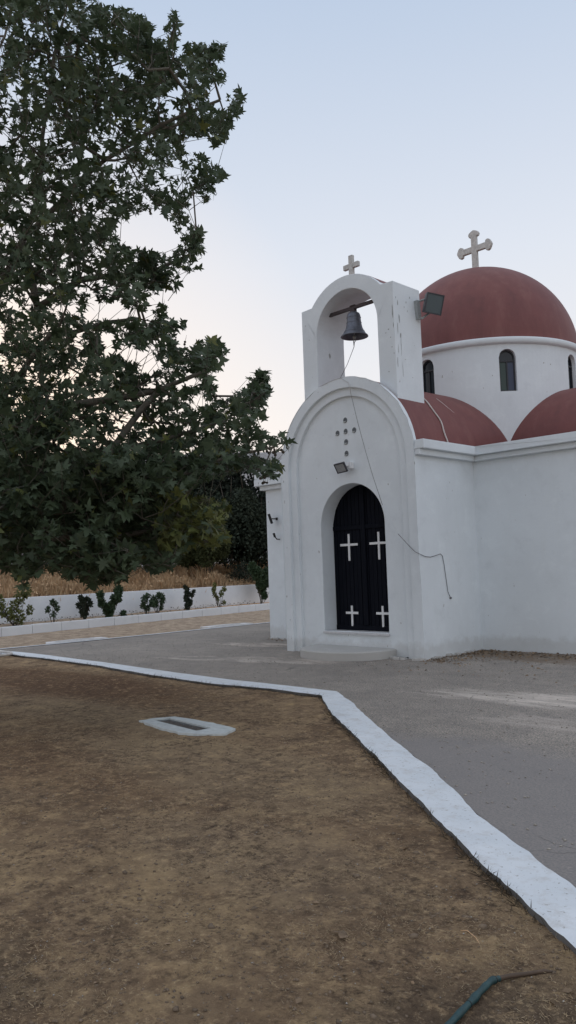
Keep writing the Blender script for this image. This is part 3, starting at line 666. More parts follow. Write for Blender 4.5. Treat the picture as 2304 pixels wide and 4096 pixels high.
# rope, three stretches
rp = empty('bell_rope', (-9.41, FY, 5.7), 'long thin bell rope falling from the clapper across the facade and round the corner', 'rope')
mb = MB(); mb.tube([(-9.40, BY-0.02, 5.80), (-9.405, BY-0.02, 5.70), (-9.42, 11.12, 5.35), (-9.44, FY-0.012, 5.06)], [0.016, 0.006, 0.005, 0.005], 6); mb.build('upper_rope', M['rope'], rp, True)
mb = MB(); mb.tube([(-9.25, FY-0.014, 4.93), (-9.235, FY-0.014, 4.87), (-9.20, FY-0.014, 4.70)], 0.007, 6); mb.tube([(-9.44, FY-0.012, 5.06), (-9.25, FY-0.014, 4.93)], 0.004, 5)
mb.build('painted_rope', M['ropew'], rp, True)
mb = MB(); mb.tube([(-9.20, FY-0.014, 4.70), (-9.08, FY-0.015, 4.21), (-8.91, FY-0.015, 3.60), (-8.77, FY-0.015, 3.15), (-8.59, FY-0.015, 2.64)], 0.0042, 6)
mb.build('diagonal_rope', M['rope'], rp, True)
mb = MB(); mb.tube([(-8.59, FY-0.015, 2.64), (-8.45, FY-0.016, 2.38), (-8.28, FY-0.014, 2.12)], 0.003, 5); mb.build('painted_rope', M['white'], rp, True)
xr = XR+0.012
mb = MB(); mb.tube([(-8.28, FY-0.014, 2.12), (-8.05, FY-0.02, 1.90), (-7.93, FY-0.03, 1.80), (xr+.01, FY, 1.755), (xr, 11.1, 1.715), (xr, 11.24, 1.705), (xr, 11.40, 1.73), (xr, 11.54, 1.755), (xr, 11.60, 1.72), (xr, 11.64, 1.55), (xr, 11.68, 1.30), (xr, 11.71, 1.10), (xr, 11.78, 0.99)], 0.0052, 7)
mb.lathe([(0, -.02), (.018, -.014), (.024, 0), (.018, .014), (0, .02)], (xr, 11.785, .985), 10); mb.build('lower_rope', M['rope'], rp, True)

# floodlight on the gable
fl = empty('floodlight', (-8.17, 11.6, 6.2), 'large square black floodlight on a grey bracket at the rear edge of the bell gable', 'floodlight')
P0 = Vector((-7.93, 11.84, 6.25))
nrm = (Vector((0.83, -0.50, -0.24))).normalized(); rt = Vector((0,0,1)).cross(nrm)
rt = Vector((0, 0, 1)).cross(nrm).normalized(); upv = nrm.cross(rt)
roll = R_(-8); rt2 = rt*math.cos(roll)+upv*math.sin(roll); up2 = -rt*math.sin(roll)+upv*math.cos(roll)
rt, upv = rt2, up2
mb = MB(); hw_, hh_ = 0.168, 0.18
def sq(c, a, b_): return [c-rt*a-upv*b_, c+rt*a-upv*b_, c+rt*a+upv*b_, c-rt*a+upv*b_]
mb.strip(sq(P0, hw_, hh_), sq(P0-nrm*0.03, hw_, hh_), closed=True); mb.strip(sq(P0-nrm*0.03, hw_, hh_), sq(P0-nrm*0.19, hw_*.80, hh_*.86), closed=True)
mb.add(sq(P0-nrm*0.19, hw_*.80, hh_*.86), [(0, 1, 2, 3)]); mb.strip(sq(P0, hw_, hh_), sq(P0, hw_*.9, hh_*.9), closed=True); mb.strip(sq(P0, hw_*.9, hh_*.9), sq(P0-nrm*.01, hw_*.88, hh_*.88), closed=True)
hs = mb.build('housing', M['steel'], fl)
mb = MB(); mb.add(sq(P0-nrm*.008, hw_*.9, hh_*.9), [(0, 1, 2, 3)]); mb.build('lamp_glass', M['glass'], fl)
mb = MB(); mb.obox((TX+TH+0.03, 11.76, 6.20), (0.03, 0, 0), (0, 0.05, 0.01), (0, -0.02, 0.17)); mb.tube([(TX+TH+.03, 11.76, 6.04), (-8.17, 11.78, 6.03), tuple(P0-nrm*0.15-upv*0.15)], 0.018, 6); mb.tube([(TX+TH+.03, 11.76, 6.35), (-8.17, 11.80, 6.37), tuple(P0-nrm*0.15+upv*0.14)], 0.018, 6)
mb.build('bracket', M['grey'], fl)
# little floodlight over the door
f2 = empty('floodlight', (-9.36, y2, 3.42), 'small tilted floodlight on a white bracket above the door, under the holes', 'floodlight')
P0 = Vector((-9.47, y2-0.19, 3.385)); nrm = Vector((0.10, -0.86, -0.5)).normalized(); rt = Vector((0, 0, 1)).cross(nrm).normalized(); upv = nrm.cross(rt)
rt, upv = rt*math.cos(.1)+upv*math.sin(.1), -rt*math.sin(.1)+upv*math.cos(.1)
mb = MB(); mb.strip(sq(P0, .115, .095), sq(P0-nrm*.035, .115, .095), closed=True); mb.add(sq(P0-nrm*.035, .115, .095), [(0, 1, 2, 3)]); mb.strip(sq(P0, .115, .095), sq(P0, .095, .076), closed=True)
mb.build('housing', M['steel'], f2)
mb = MB(); mb.add(sq(P0-nrm*.004, .096, .077), [(0, 1, 2, 3)]); mb.build('lamp_glass', simple('small_lamp_glass', (.3, .31, .32), .3, .2, 30), f2)
mb = MB(); mb.obox((-9.36, y2-0.05, 3.43), (0.045, 0, 0), (0, .05, 0), (0, 0, .055)); mb.tube([(-9.36, y2-.09, 3.43), (-9.44, y2-.15, 3.41)], .014, 6); mb.build('bracket', M['crossw'], f2)
# two black fixtures on the transept front
f3 = empty('floodlight', (-13.12, TY, 2.75), 'black bar shaped lamp on an arm on the set-back left wall, upper of two', 'floodlight')
mb = MB(); mb.obox((-13.14, 12.56, 2.745), (-0.05, 0.05, 0), (0.021, 0.021, 0.006), (0.024, 0.024, -0.11)); bevel(mb.build('lamp_head', M['black'], f3), .008, 1)
mb = MB(); mb.tube([(-13.13, 12.57, 2.745), (-13.12, 12.75, 2.745)], .013, 8); mb.box(-13.15, -13.09, TY-.012, TY-.001, 2.715, 2.775); mb.build('arm', M['black'], f3)
f4 = empty('security_camera', (-13.05, TY, 2.33), 'tiny black fixture below the bar lamp on the set-back left wall', 'camera')
mb = MB(); mb.obox((-13.09, 12.62, 2.365), (-0.02, 0.02, 0), (0.018, .018, .005), (0.01, .01, -.048)); bevel(mb.build('housing', M['black'], f4), .006, 1)
mb = MB(); mb.tube([(-13.07, 12.62, 2.33), (-13.05, 12.66, 2.27), (-13.05, 12.75, 2.27)], .013, 6); mb.build('arm', M['black'], f4)

# ------------------------------------------------------------------ drains, hose, pipe
def collar(name, pts, slot, z, mat, label, gz=None):
    cx_ = sum(p[0] for p in pts)/len(pts); cy_ = sum(p[1] for p in pts)/len(pts)
    e = empty(name, (cx_, cy_, 0), label, 'drain')
    def fine(P_, amp):
        out = []
        for i in range(len(P_)):
            a, b_ = Vector((*P_[i], 0)), Vector((*P_[(i+1) % len(P_)], 0))
            for k in range(6):
                q = a.lerp(b_, k/6); out.append((q.x+amp*noise.noise(q*7), q.y+amp*noise.noise(q*7+Vector((9, 0, 0)))))
        return out
    O = fine(pts, 0.035); n = len(O)
    S0 = [(slot[0]), (slot[1]), (slot[2]), (slot[3])]; Sf = []
    for i in range(4):
        a, b_ = S0[i], S0[(i+1) % 4]
        for k in range(n//4): t = k/(n//4); Sf.append((a[0]+(b_[0]-a[0])*t, a[1]+(b_[1]-a[1])*t))
    while len(Sf) < n: Sf.append(Sf[-1])
    # rotate the inner loop so that both start near each other
    c_ = min(range(n), key=lambda s_: sum((O[i][0]-Sf[(i+s_) % n][0])**2+(O[i][1]-Sf[(i+s_) % n][1])**2 for i in range(n)))
    Sf = Sf[c_:]+Sf[:c_]
    mb = MB(); mb.strip([(x, y, z) for x, y in O], [(x, y, z+0.004) for x, y in Sf], closed=True)
    mb.strip([(x, y, z-.09) for x, y in O], [(x, y, z) for x, y in O], closed=True)
    mb.strip([(x, y, z+.004) for x, y in Sf], [(x, y, z-.035) for x, y in Sf], closed=True)
    fix_normals(mb.build('collar', mat, e))
    mb = MB(); a, b_, c2, d_ = [Vector((*q, z-.012)) for q in slot]; nb_ = 16
    for i in range(nb_):
        t0, t1 = i/nb_+.01, (i+.72)/nb_
        mb.add([a.lerp(b_, t0), a.lerp(b_, t1), d_.lerp(c2, t1), d_.lerp(c2, t0)], [(0, 1, 2, 3)])
    mb.add([q-Vector((0, 0, .02)) for q in (a, b_, c2, d_)], [(0, 1, 2, 3)], 1)
    mb.build('grate', [M['grate'], M['black']], e); return e
collar('drain', [(-7.44,5.02),(-7.40,5.22),(-7.28,5.40),(-6.95,5.42),(-6.5,5.40),(-6.22,5.34),(-6.10,5.16),(-6.18,5.03),(-6.5,4.88),(-6.95,4.93)], [(-7.32,5.12),(-7.25,5.29),(-6.42,5.21),(-6.44,5.03)], 0.0, M['conc'], 'grey concrete drain collar with dark slot set in the brown dirt in the foreground')
collar('drain', [(-17.5,9.25),(-17.52,10.95),(-17.9,11.0),(-18.02,10.3),(-17.95,9.5)], [(-17.62,9.6),(-17.64,10.7),(-17.82,10.7),(-17.8,9.6)], 0.02, M['concw'], 'long pale drain collar by the far path edge, nearer the left of the photo')
collar('drain', [(-17.5,14.2),(-17.5,15.9),(-17.9,15.95),(-18.1,15.2),(-18.0,14.3)], [(-17.62,14.5),(-17.62,15.6),(-17.82,15.6),(-17.8,14.5)], 0.02, M['concw'], 'small pale drain collar by the far path edge near the chapel')
mb = MB(); pts = []
for t in np.linspace(-0.5*PI, 0.55*PI, 18): pts.append((-16.15+0.55*math.cos(t)*1.0-0.15, 7.40+0.34*math.sin(t), 0.03))
pts = [(-17.6, 7.15, -0.01), (-17.0, 7.05, 0.0)]+pts+[(-17.0, 7.72, 0.03), (-17.8, 7.6, 0.03)]
mb.tube(pts, 0.028, 8); tag(mb.build('hose', M['hose'], None, True), 'loop of pale hose lying beside the border strip at the left edge', 'hose')
pp = empty('irrigation_pipe', (-1.71, 2.6, 0), 'brown pipe wrapped in teal tape lying in the dirt in the bottom right foreground', 'pipe')
def gz(x, y): return gheight(x, y)
path_p = [(-1.60, 1.95), (-1.66, 2.15), (-1.685, 2.33), (-1.70, 2.46), (-1.715, 2.58), (-1.725, 2.68), (-1.73, 2.745), (-1.725, 2.79), (-1.705, 2.84), (-1.67, 2.90), (-1.63, 2.97), (-1.59, 3.03)]
zz = [0.02, 0.018, 0.016, 0.016, 0.016, 0.016, 0.018, 0.016, 0.013, 0.010, 0.006, -0.012]
base = [(x, y, gz(x, y)+z) for (x, y), z in zip(path_p, zz)]
mb = MB(); mb.tube(base, [.0100]*7+[.0095, .009, .008, .007, .005], 10); mb.build('pipe', M['pipe'], pp, True)
mb = MB(); seg = [Vector(b_) for b_ in base[2:9]]
fine = []; seg = seg[:-1]
for i in range(len(seg)-1):
    for k in range(5): fine.append(seg[i].lerp(seg[i+1], k/5))
fine.append(seg[-1]); rs = [0.0128+0.0010*math.sin(i*1.3)+(0.0018 if i in (11, 12, 21, 22) else 0) for i in range(len(fine))]; rs = [r if i < 20 else r-(i-20)*0.00045 for i, r in enumerate(rs)]
mb.tube(fine, rs, 12); mb.build('tape_wrap', M['teal'], pp, True)
for i in (9, 22): 
    mb = MB(); d = (fine[i+1]-fine[i]).normalized(); mb.tube([fine[i]-d*.0018, fine[i]+d*.0018], rs[i]+.0010, 12); mb.build('wire_tie', M['black'], pp)

# ------------------------------------------------------------------ plants
def leaf_template():
    half = [(0.05, -0.02), (0.18, -0.06), (0.44, -0.15), (0.34, 0.05), (0.24, 0.15), (0.44, 0.19), (0.72, 0.36), (0.48, 0.42), (0.22, 0.40), (0.25, 0.60), (0.15, 0.80), (0.0, 1.08)]
    out = half+[(-x, y) for x, y in reversed(half[:-1])]
    P = [(0, 0.22, 0)]+[(x, y, -0.16*(x*x+0.6*(y-0.2)**2)) for x, y in out]
    F = [(0, i, i+1) for i in range(1, len(out))]+[(0, len(out), 1)]
    return np.array(P), np.array(F)
LP, LF = leaf_template()
def frames(n_dir, tip):      # rotation matrices: y axis -> tip, z axis ~ normal
    y_ = tip/np.linalg.norm(tip, axis=1, keepdims=True)
    z_ = n_dir-(n_dir*y_).sum(1, keepdims=True)*y_; z_ /= np.linalg.norm(z_, axis=1, keepdims=True)+1e-9
    x_ = np.cross(y_, z_); return np.stack([x_, y_, z_], 2)
def scatter(T, TF, pos, nrm_, tip, size):
    R = frames(nrm_, tip); V_ = np.einsum('nij,kj->nki', R, T)*size[:, None, None]+pos[:, None, :]
    n, k = len(pos), len(T); F_ = TF[None]+(np.arange(n)*k)[:, None, None]
    return V_.reshape(-1, 3), F_.reshape(-1, TF.shape[1])
def inpoly(x, y, poly):
    c = np.zeros(len(x), bool); j = len(poly)-1
    for i in range(len(poly)):
        xi, yi = poly[i]; xj, yj = poly[j]
        m = ((yi > y) != (yj > y)) & (x < (xj-xi)*(y-yi)/((yj-yi) or 1e-9)+xi); c ^= m; j = i
    return c
K = 0.9508
crown_edge = [(-520,2300),(-560,1700),(-560,600),(-380,-60),(0,-160),(400,-160),(420,0),(440,25),(520,20),(560,70),(600,75),(640,100),(630,150),(660,160),(690,140),(712,60),(745,45),(760,110),(745,190),(738,240),(785,240),(785,200),(835,170),(870,200),(900,200),(905,175),(955,185),(940,250),(910,280),(950,300),(955,345),(915,370),(880,350),(870,400),(890,440),(850,490),(900,460),(960,465),(955,400),(995,372),(1040,420),(1010,475),(975,490),(975,560),(955,600),(900,605),(860,580),(800,575),(760,600),(770,640),(860,650),(880,680),(950,705),(950,740),(900,770),(915,830),(860,850),(820,830),(800,870),(800,940),(850,965),(860,1010),(850,1120),(790,1140),(740,1130),(765,1190),(740,1235),(700,1210),(660,1225),(620,1300),(560,1305),(500,1290),(430,1290),(405,1330),(400,1345),(520,1352),(540,1330),(580,1340),(640,1345),(650,1260),(700,1280),(710,1320),(690,1350),(780,1350),(785,1380),(740,1410),(730,1460),(800,1470),(850,1430),(920,1415),(955,1470),(950,1530),(900,1570),(885,1600),(915,1625),(900,1660),(940,1700),(1010,1640),(1070,1560),(1130,1555),(1140,1640),(1110,1760),(1040,1790),(1100,1810),(1150,1840),(1190,1820),(1235,1855),(1245,1885),(1180,1890),(1150,1880),(1080,1880),(1050,1890),(1075,1930),(1120,1945),(1170,1930),(1195,1980),(1160,2020),(1100,2010),(1040,1985),(990,1990),(930,2005),(860,2020),(800,2060),(790,2090),(860,2085),(900,2110),(960,2110),(975,2140),(930,2220),(970,2260),(900,2310),(820,2290),(770,2330),(730,2395),(650,2420),(590,2390),(530,2400),(540,2440),(480,2460),(400,2480),(340,2440),(280,2440),(200,2395),(150,2430),(120,2490),(80,2480),(50,2400),(-200,2390)]
gaps = [[(480,950),(590,905),(620,885),(685,890),(700,950),(765,985),(760,1040),(715,1070),(640,1060),(560,1045),(500,1020)],
        [(730,680),(770,690),(762,760),(720,740)], [(0,120),(60,120),(30,165),(22,210),(-30,230)], [(-30,535),(50,555),(60,620),(-30,620)],
        [(85,70),(130,80),(125,125),(95,60)], [(112,430),(150,440),(140,480),(100,450)], [(240,1290),(330,1285),(350,1305),(420,1290),(400,1340),(260,1315)],
        [(420,1385),(490,1400),(480,1450),(540,1452),(600,1472),(660,1505),(700,1560),(640,1570),(560,1525),(500,1488),(440,1505)],
        [(740,1600),(790,1585),(820,1575),(850,1610),(830,1625),(790,1615),(735,1645)], [(830,1650),(865,1640),(870,1690),(845,1715),(815,1730),(790,1715)],
        [(740,520),(765,520),(760,580),(735,570)], [(95,750),(125,740),(120,800),(80,770)], [(200,860),(240,850),(235,905),(190,900)]]
crown_edge = [(x*K, y*K) for x, y in crown_edge]; gaps = [[(x*K, y*K) for x, y in g_] for g_ in gaps]
def in_crown(P, grow=0):
    x, y = seen(P); m = inpoly(x, y, crown_edge)
    for g_ in gaps: m &= ~inpoly(x, y, g_)
    return m, x, y
plane = empty('plane_tree', tuple(aim(-330, 2900, 10.4).xy)+(0,), 'tall plane tree filling the left, its green star shaped leaves hanging over the yard', 'tree')
TB0 = Vector((plane.location.x, plane.location.y, -0.1))
# limbs as node chains
nodes = []; par = []
def chain(pts, start=None):
    prev = start
    for i in range(len(pts)):
        p = Vector(pts[i])
        if prev is not None:
            q = nodes[prev]; L = (p-q).length; m_ = max(1, int(L/0.3))
            for k_ in range(1, m_+1):
                w = q.lerp(p, k_/m_)
                if k_ < m_: w = w+Vector((noise.noise(w*1.3), noise.noise(w*1.3+Vector((5, 0, 0))), noise.noise(w*1.3+Vector((0, 5, 0)))))*0.06
                nodes.append(w); par.append(prev); prev = len(nodes)-1
        else: nodes.append(p); par.append(-1); prev = 0
    return prev
trunk = chain([TB0, aim(-320, 2500, 10.4), aim(-290, 2100, 10.3), aim(-240, 1800, 10.3)])
s1 = chain([aim(-120, 1500, 10.2), aim(30, 1090, 10.1), aim(90, 960, 10.0)], trunk)
s2 = chain([aim(150, 800, 10.0), aim(168, 560, 10.0), aim(205, 330, 10.1), aim(260, 60, 10.2)], s1)
s3 = chain([aim(250, 800, 9.7), aim(420, 640, 9.5), aim(640, 500, 9.5), aim(880, 400, 9.6)], s1)
s4 = chain([aim(-40, 1290, 10.5), aim(-60, 900, 10.9), aim(-80, 400, 11.0), aim(40, 60, 11.1)], trunk)
s5 = chain([aim(40, 1560, 9.8), aim(200, 1340, 9.6), aim(430, 1290, 9.4), aim(560, 1275, 9.4), aim(800, 1330, 9.2)], trunk)
s6 = chain([aim(150, 1230, 9.9), aim(320, 1120, 9.8), aim(600, 1090, 9.8), aim(760, 1020, 9.7)], s1)
s7 = chain([aim(60, 1750, 9.6), aim(300, 1620, 9.3), aim(640, 1560, 9.2), aim(830, 1480, 9.2)], trunk)
s8 = chain([aim(0, 1880, 9.6), aim(300, 1830, 9.1), aim(650, 1760, 9.0), aim(900, 1680, 9.0), aim(1060, 1570, 9.0)], trunk)
s9 = chain([aim(-60, 2050, 9.5), aim(250, 2000, 8.7), aim(600, 1950, 8.7), aim(900, 1830, 8.8), aim(1090, 1790, 8.8)], trunk)
s10 = chain([aim(150, 2150, 8.3), aim(450, 2150, 8.2), aim(750, 2080, 8.4), aim(850, 2020, 8.5)], len(nodes)-1-int(0.55*(len(nodes)-s9)) if False else s9-28 if s9 > 28 else trunk)
s11 = chain([aim(-350, 1300, 10.8), aim(-420, 700, 11.0)], trunk)
NL = len(nodes)
# sprigs
cand = []
want = 2350; tries = 0
while len(cand) < want and tries < 60:
    tries += 1; n = 3000
    px = rng.uniform(-520, 1130, n); py = rng.uniform(-140, 2350, n)
    half = 2.0*np.sqrt(np.clip(1-((px-100)/1050)**2, 0.02, 1)); half = np.where(px < 100, 2.0, half)
    dep = 9.6-0.55*(py-1200)/1200+rng.uniform(-1, 1, n)*half*0.85
    for a_, b_, d_ in zip(px, py, dep):
        P = np.array([aim(a_, b_, d_)]); m, _, _ = in_crown(P)
        if not m[0] or P[0][2] < 1.2: continue
        f_ = noise.noise(Vector(P[0])*0.9+Vector((3, 1, 7)))
        keep = 1.0 if b_ > 1850 else (0.50 if f_ > -0.05 else 0.24)
        if a_ > 620 and b_ < 1950: keep *= 0.72
        if a_ < 0: keep *= 0.45
        if a_ < 330 and b_ < 1600: keep *= 0.7
        if random.random() < keep: cand.append(P[0])
        if len(cand) >= want: break
TIPS = [(1000,410),(975,470),(930,570),(940,520),(732,80),(722,140),(715,200),(930,205),(920,310),(840,215),(870,260),(620,100),(500,55),(920,730),(880,720),(870,800),(820,985),(790,1060),(760,1100),(720,1180),(680,1290),(740,1370),(910,1450),(900,1540),(870,1480),(1100,1590),(1090,1680),(1060,1640),(1040,1730),(1000,1700),(1220,1865),(1205,1858),(1170,1985),(1150,1965),(1100,1825),(890,1640),(860,1590),(870,2110),(930,2130),(700,1400),(620,1400),(560,1380),(830,1530),(780,1520),(760,1660),(800,1670),(640,1150),(560,1230),(640,1180),(560,1180)]
for tx_, ty_ in TIPS:
    for q in range(3): cand.append(np.array(aim(tx_*K+rng.normal(0, 13), ty_*K+rng.normal(0, 13), (8.9 if ty_ > 1700 else 9.4)+rng.uniform(-.25, .25))))
cand = np.array(cand)
NA = np.array([tuple(p) for p in nodes]); order = np.argsort([np.min(np.linalg.norm(NA-c, axis=1)) for c in cand])
ncur = len(nodes); buf = np.zeros((60000, 3)); buf[:ncur] = NA
tips = []
root = np.array(aim(-240, 1800, 10.3))
for oi in order:
    c = cand[oi]; d = np.linalg.norm(buf[4:ncur]-c, axis=1); 
    # prefer parents lying towards the trunk
    pen = d+0.35*np.maximum(0, np.linalg.norm(buf[4:ncur]-root, axis=1)-np.linalg.norm(c-root)+0.1)
    k_ = int(np.argmin(pen))+4; q = nodes[k_]; L = d[k_-4]
    if L < 0.05: tips.append((c, k_)); continue
    m_ = max(1, int(L/0.22)); prev = k_; p = Vector(c)
    for t in range(1, m_+1):
        w = q.lerp(p, t/m_)+Vector((0, 0, 0.10*L*math.sin(PI*t/m_)))
        if t < m_: w += Vector(rng.normal(0, 0.022, 3))
        nodes.append(w); par.append(prev); buf[ncur] = w; ncur += 1; prev = len(nodes)-1
    tips.append((c, prev))
cnt = np.zeros(len(nodes)); 
for _, t in tips: cnt[t] += 1
for i in range(len(nodes)-1, 0, -1): cnt[par[i]] += cnt[i]
rad = 0.0042*np.sqrt(np.maximum(cnt, 1))*1.0
rad *= 0.78; _dr = np.array([np.linalg.norm(np.array(n_)-root) for n_ in nodes]); rad = np.minimum(rad, 0.012+0.13*np.exp(-_dr/1.9))
# leaves
pos, nr, tp, sz, st0, st1 = [], [], [], [], [], []
for c, t in tips:
    c = np.array(nodes[t]); pa = np.array(nodes[par[t]]) if par[t] >= 0 else c-np.array([0, 0, .1])
    g_ = c-pa; g_ = g_/(np.linalg.norm(g_)+1e-6); out = c-np.array([root[0], root[1], c[2]-1.0]); out /= np.linalg.norm(out)
    dirv = g_*0.5+out*0.5+np.array([0, 0, 0.35])+rng.normal(0, 0.35, 3); dirv /= np.linalg.norm(dirv)
    L = rng.uniform(0.22, 0.48); nl = rng.integers(11, 18)
    e = c+dirv*L; st0.append(c); st1.append(e)
    for i in range(nl):
        s_ = rng.uniform(0.0, 1.05); b_ = c+dirv*L*s_
        sd = rng.normal(0, 1, 3); sd -= sd.dot(dirv)*dirv; sd /= np.linalg.norm(sd)
        tipd = sd*0.9+dirv*0.55+np.array([0, 0, -0.25]); tipd /= np.linalg.norm(tipd)
        off = rng.uniform(0.03, 0.09)
        pos.append(b_+tipd*off); tp.append(tipd)
        nr.append(np.array([0, 0, 1.0])*0.7+rng.normal(0, 0.6, 3)+out*0.25); sz.append((0.052+0.080*rng.random()**1.2)*(0.97 if c[2] < 3.2 else 1)*(0.8 if s_ > 0.95 else 1))
pos = np.array(pos); nr = np.array(nr); tp = np.array(tp); sz = np.array(sz)
mid = pos+tp*(sz*0.5)[:, None]; m1, sx_, sy_ = in_crown(mid); m2, _, _ = in_crown(pos+tp*(sz*0.85)[:, None])
keep = (m1 & (m2 | (rng.random(len(m1)) < 0.5))) | (sx_ < -20)
keep &= mid[:, 2] > 0.9
pos, nr, tp, sz, sx_, sy_ = pos[keep], nr[keep], tp[keep], sz[keep], sx_[keep], sy_[keep]
# a yellower low spray on the right of the crown
yel = (rng.random(len(pos)) < np.where((sx_ > 640) & (sx_ < 950) & (sy_ > 1960) & (sy_ < 2210), 0.75, 0.03))
Vl, Fl = scatter(LP, LF, pos, nr, tp, sz)
mi = np.repeat(yel.astype(np.int32), len(LF))
lf = fast_mesh('foliage', Vl, Fl, [M['leaf'], M['leafy']], plane, mi, kind='stuff'); lf['label'] = 'green star shaped plane leaves'
# branches: one continuous mesh for twigs, limbs split from the trunk
bt_, bl_ = MB(), MB()
kids = {}
for i, p in enumerate(par):
    if p >= 0: kids.setdefault(p, []).append(i)
node_in, nsx, _ = in_crown(np.array([tuple(n_) for n_ in nodes])); node_in |= nsx < -20
def seg_tube(mb_, i, k):
    p = par[i]; q0, q1 = nodes[p], nodes[i]
    if rad[i] < 0.0075 and not (node_in[i] and node_in[p]): return
    mb_.tube([q0, q1], [min(rad[p], rad[i]*1.35), rad[i]], k, cap=False)
for i in range(1, len(nodes)):
    if i <= trunk: continue
    seg_tube(bl_, i, 8 if rad[i] > 0.03 else (5 if rad[i] > 0.012 else 3))
okm, _, _ = in_crown(np.array(st1)); sxx, _ = seen(np.array(st1)); okm |= sxx < -20
for a_, b_ in [(p_, q_) for p_, q_, o_ in zip(st0, st1, okm) if o_]: bl_.tube([a_, b_], [0.0045, 0.002], 3, cap=False)
tr = [nodes[i] for i in range(0, trunk+1)]; bt_.tube(tr, [0.27-0.12*i/len(tr)+(0.10 if i == 0 else 0) for i in range(len(tr))], 16)
bt_.build('trunk', M['bark'], plane, True)
bl_.build('branches', M['bark'], plane, True)
# seed balls hanging from the outer twigs
k_ = 0
for (ax, ay) in ((1072,1800),(1085,1806),(1095,1795),(1108,1812),(1120,1803),(1130,1800),(1060,1792),(1050,1905),(1062,1925),(1052,1935),(1000,1880),(700,1365),(745,1370),(600,850),(545,1335)):
    for q in range(2):
        P = aim(ax+rng.uniform(-9, 9), ay+rng.uniform(-6, 10), 8.9 if ay > 1700 else 9.5); mb = MB(); r = rng.uniform(0.014, 0.02)
        mb.lathe([(0, -r), (r*.7, -r*.7), (r, 0), (r*.7, r*.7), (0, r)], P, 10); mb.tube([P, P+Vector((0.02, 0.01, 0.08))], 0.002, 3, cap=False)
        mb.build('seed_ball', M['twig'], plane, True)

# small-leaf helper
QP = np.array([(0, 0, 0), (0.34, 0.45, 0.05), (0, 1, -0.05), (-0.34, 0.45, 0.05)]); QF = np.array([(0, 1, 2, 3)])
def small_leaves(name, C_, out, size, mat, parent, jit=0.5, kind='stuff'):
    n = len(C_); nn_ = rng.normal(0, 0.6, (n, 3))+np.array([0, 0, 0.8])+out*0.3; tt = out*0.5+rng.normal(0, 0.7, (n, 3))+np.array([0, 0, 0.1])
    V_, F_ = scatter(QP, QF, C_, nn_, tt, size); return fast_mesh(name, V_, F_, mat, parent, kind=kind)
def lumpy_crown(cx_, cy_, z0, w, d, h, n, clumps, leaf, seed):
    r_ = np.random.default_rng(seed); C_ = []; O_ = []
    cs = []
    for i in range(clumps):
        u = r_.normal(0, 1, 3); u /= np.linalg.norm(u); u[2] = abs(u[2])*1.0-0.25; rr_ = r_.uniform(0.35, 0.78)
        cs.append((u*rr_, r_.uniform(0.22, 0.42)))
    for i in range(n):
        u0, rc = cs[r_.integers(clumps)]; v = r_.normal(0, 1, 3); v /= np.linalg.norm(v); rad_ = rc*r_.uniform(0.75, 1.05)**0.5
        q = u0+v*rad_; C_.append((cx_+q[0]*w, cy_+q[1]*d, z0+h*0.42+q[2]*h*0.55)); O_.append(v)
    C_ = np.array(C_); k = C_[:, 2] > z0+0.1
    return C_[k], np.array(O_)[k], r_.uniform(0.6, 1.3, k.sum())*leaf
def bg_tree(name, x, y, w, d, h, n, leaf, mat, label, cat, group, seed, trunks=1, z0=None, lift=0.0):
    z0 = gheight(x, y) if z0 is None else z0
    e = empty(name, (x, y, z0), label, cat, group)
    C_, O_, S_ = lumpy_crown(x, y, z0+lift, w, d, h-lift, n, 26, leaf, seed)
    small_leaves('crown', C_, O_, S_, mat, e)
    mb = MB()
    r_ = random.Random(seed)
    for k in range(trunks):
        bx, by = x+r_.uniform(-.2, .2)*w*(trunks > 1)*1.6, y+r_.uniform(-.2, .2)*d*(trunks > 1)*1.6
        pts = [Vector((bx, by, z0-0.2))]; 
        for q in range(5): pts.append(pts[-1]+Vector((r_.uniform(-.1, .1)*w, r_.uniform(-.1, .1)*d, h*0.13)))
        mb.tube(pts, [0.05*h/3/(1 if trunks == 1 else 2.5)*(1-0.15*i) for i in range(6)], 7)
        for q in range(6):
            s0 = pts[r_.randint(2, 5)]; a_ = r_.uniform(0, 2*PI)
            mb.tube([s0, s0+Vector((math.cos(a_)*w*.3, math.sin(a_)*d*.3, h*.14)), s0+Vector((math.cos(a_)*w*.5, math.sin(a_)*d*.5, h*.3))], [.02*h/3, .012*h/3, .005], 5)
    mb.build('trunk', M['twig'], e, True); return e
def gp(px, beyond):        # the spot that many metres past the yard wall, on that bearing
    d = aim(px, 2290, 1)-CAM; t = 10.0
    for _ in range(60): t += (d.x*t-(wallx(d.y*t)-beyond))/max(0.2, -d.x)*0.8
    return d.x*t, d.y*t
BG = [(985, 6, 3.0, 3.0, 7.4, 14000, .22, 'bush1', 'tall near black evergreen tree beside the chapel, behind the wall', 1),
      (800, 9, 3.4, 3.0, 8.6, 14000, .22, 'bush1', 'dark evergreen tree with the highest crown behind the plane branches', 1),
      (930, 3.5, 2.3, 2.0, 5.6, 15000, .15, 'bush2', 'grey green feathery tree in front of the near black evergreen', 1),
      (1070, 3.0, 2.3, 2.2, 4.6, 15000, .15, 'bush2', 'rounded grey green bush tree partly hidden by the chapel wall', 1),
      (620, 8, 3.4, 3.0, 7.2, 6000, .18, 'bush1', 'dark tree mass behind the middle of the plane crown', 1),
      (430, 7, 3.4, 3.0, 6.6, 6000, .18, 'bush1', 'dark spreading tree behind the drooping plane branches', 1),
      (230, 8, 3.4, 3.2, 6.6, 6000, .18, 'bush1', 'dark tree beyond the wall, second from the left', 1),
      (20, 8, 3.6, 3.2, 6.0, 6000, .18, 'bush1', 'dark tree beyond the wall at the left edge', 1)]
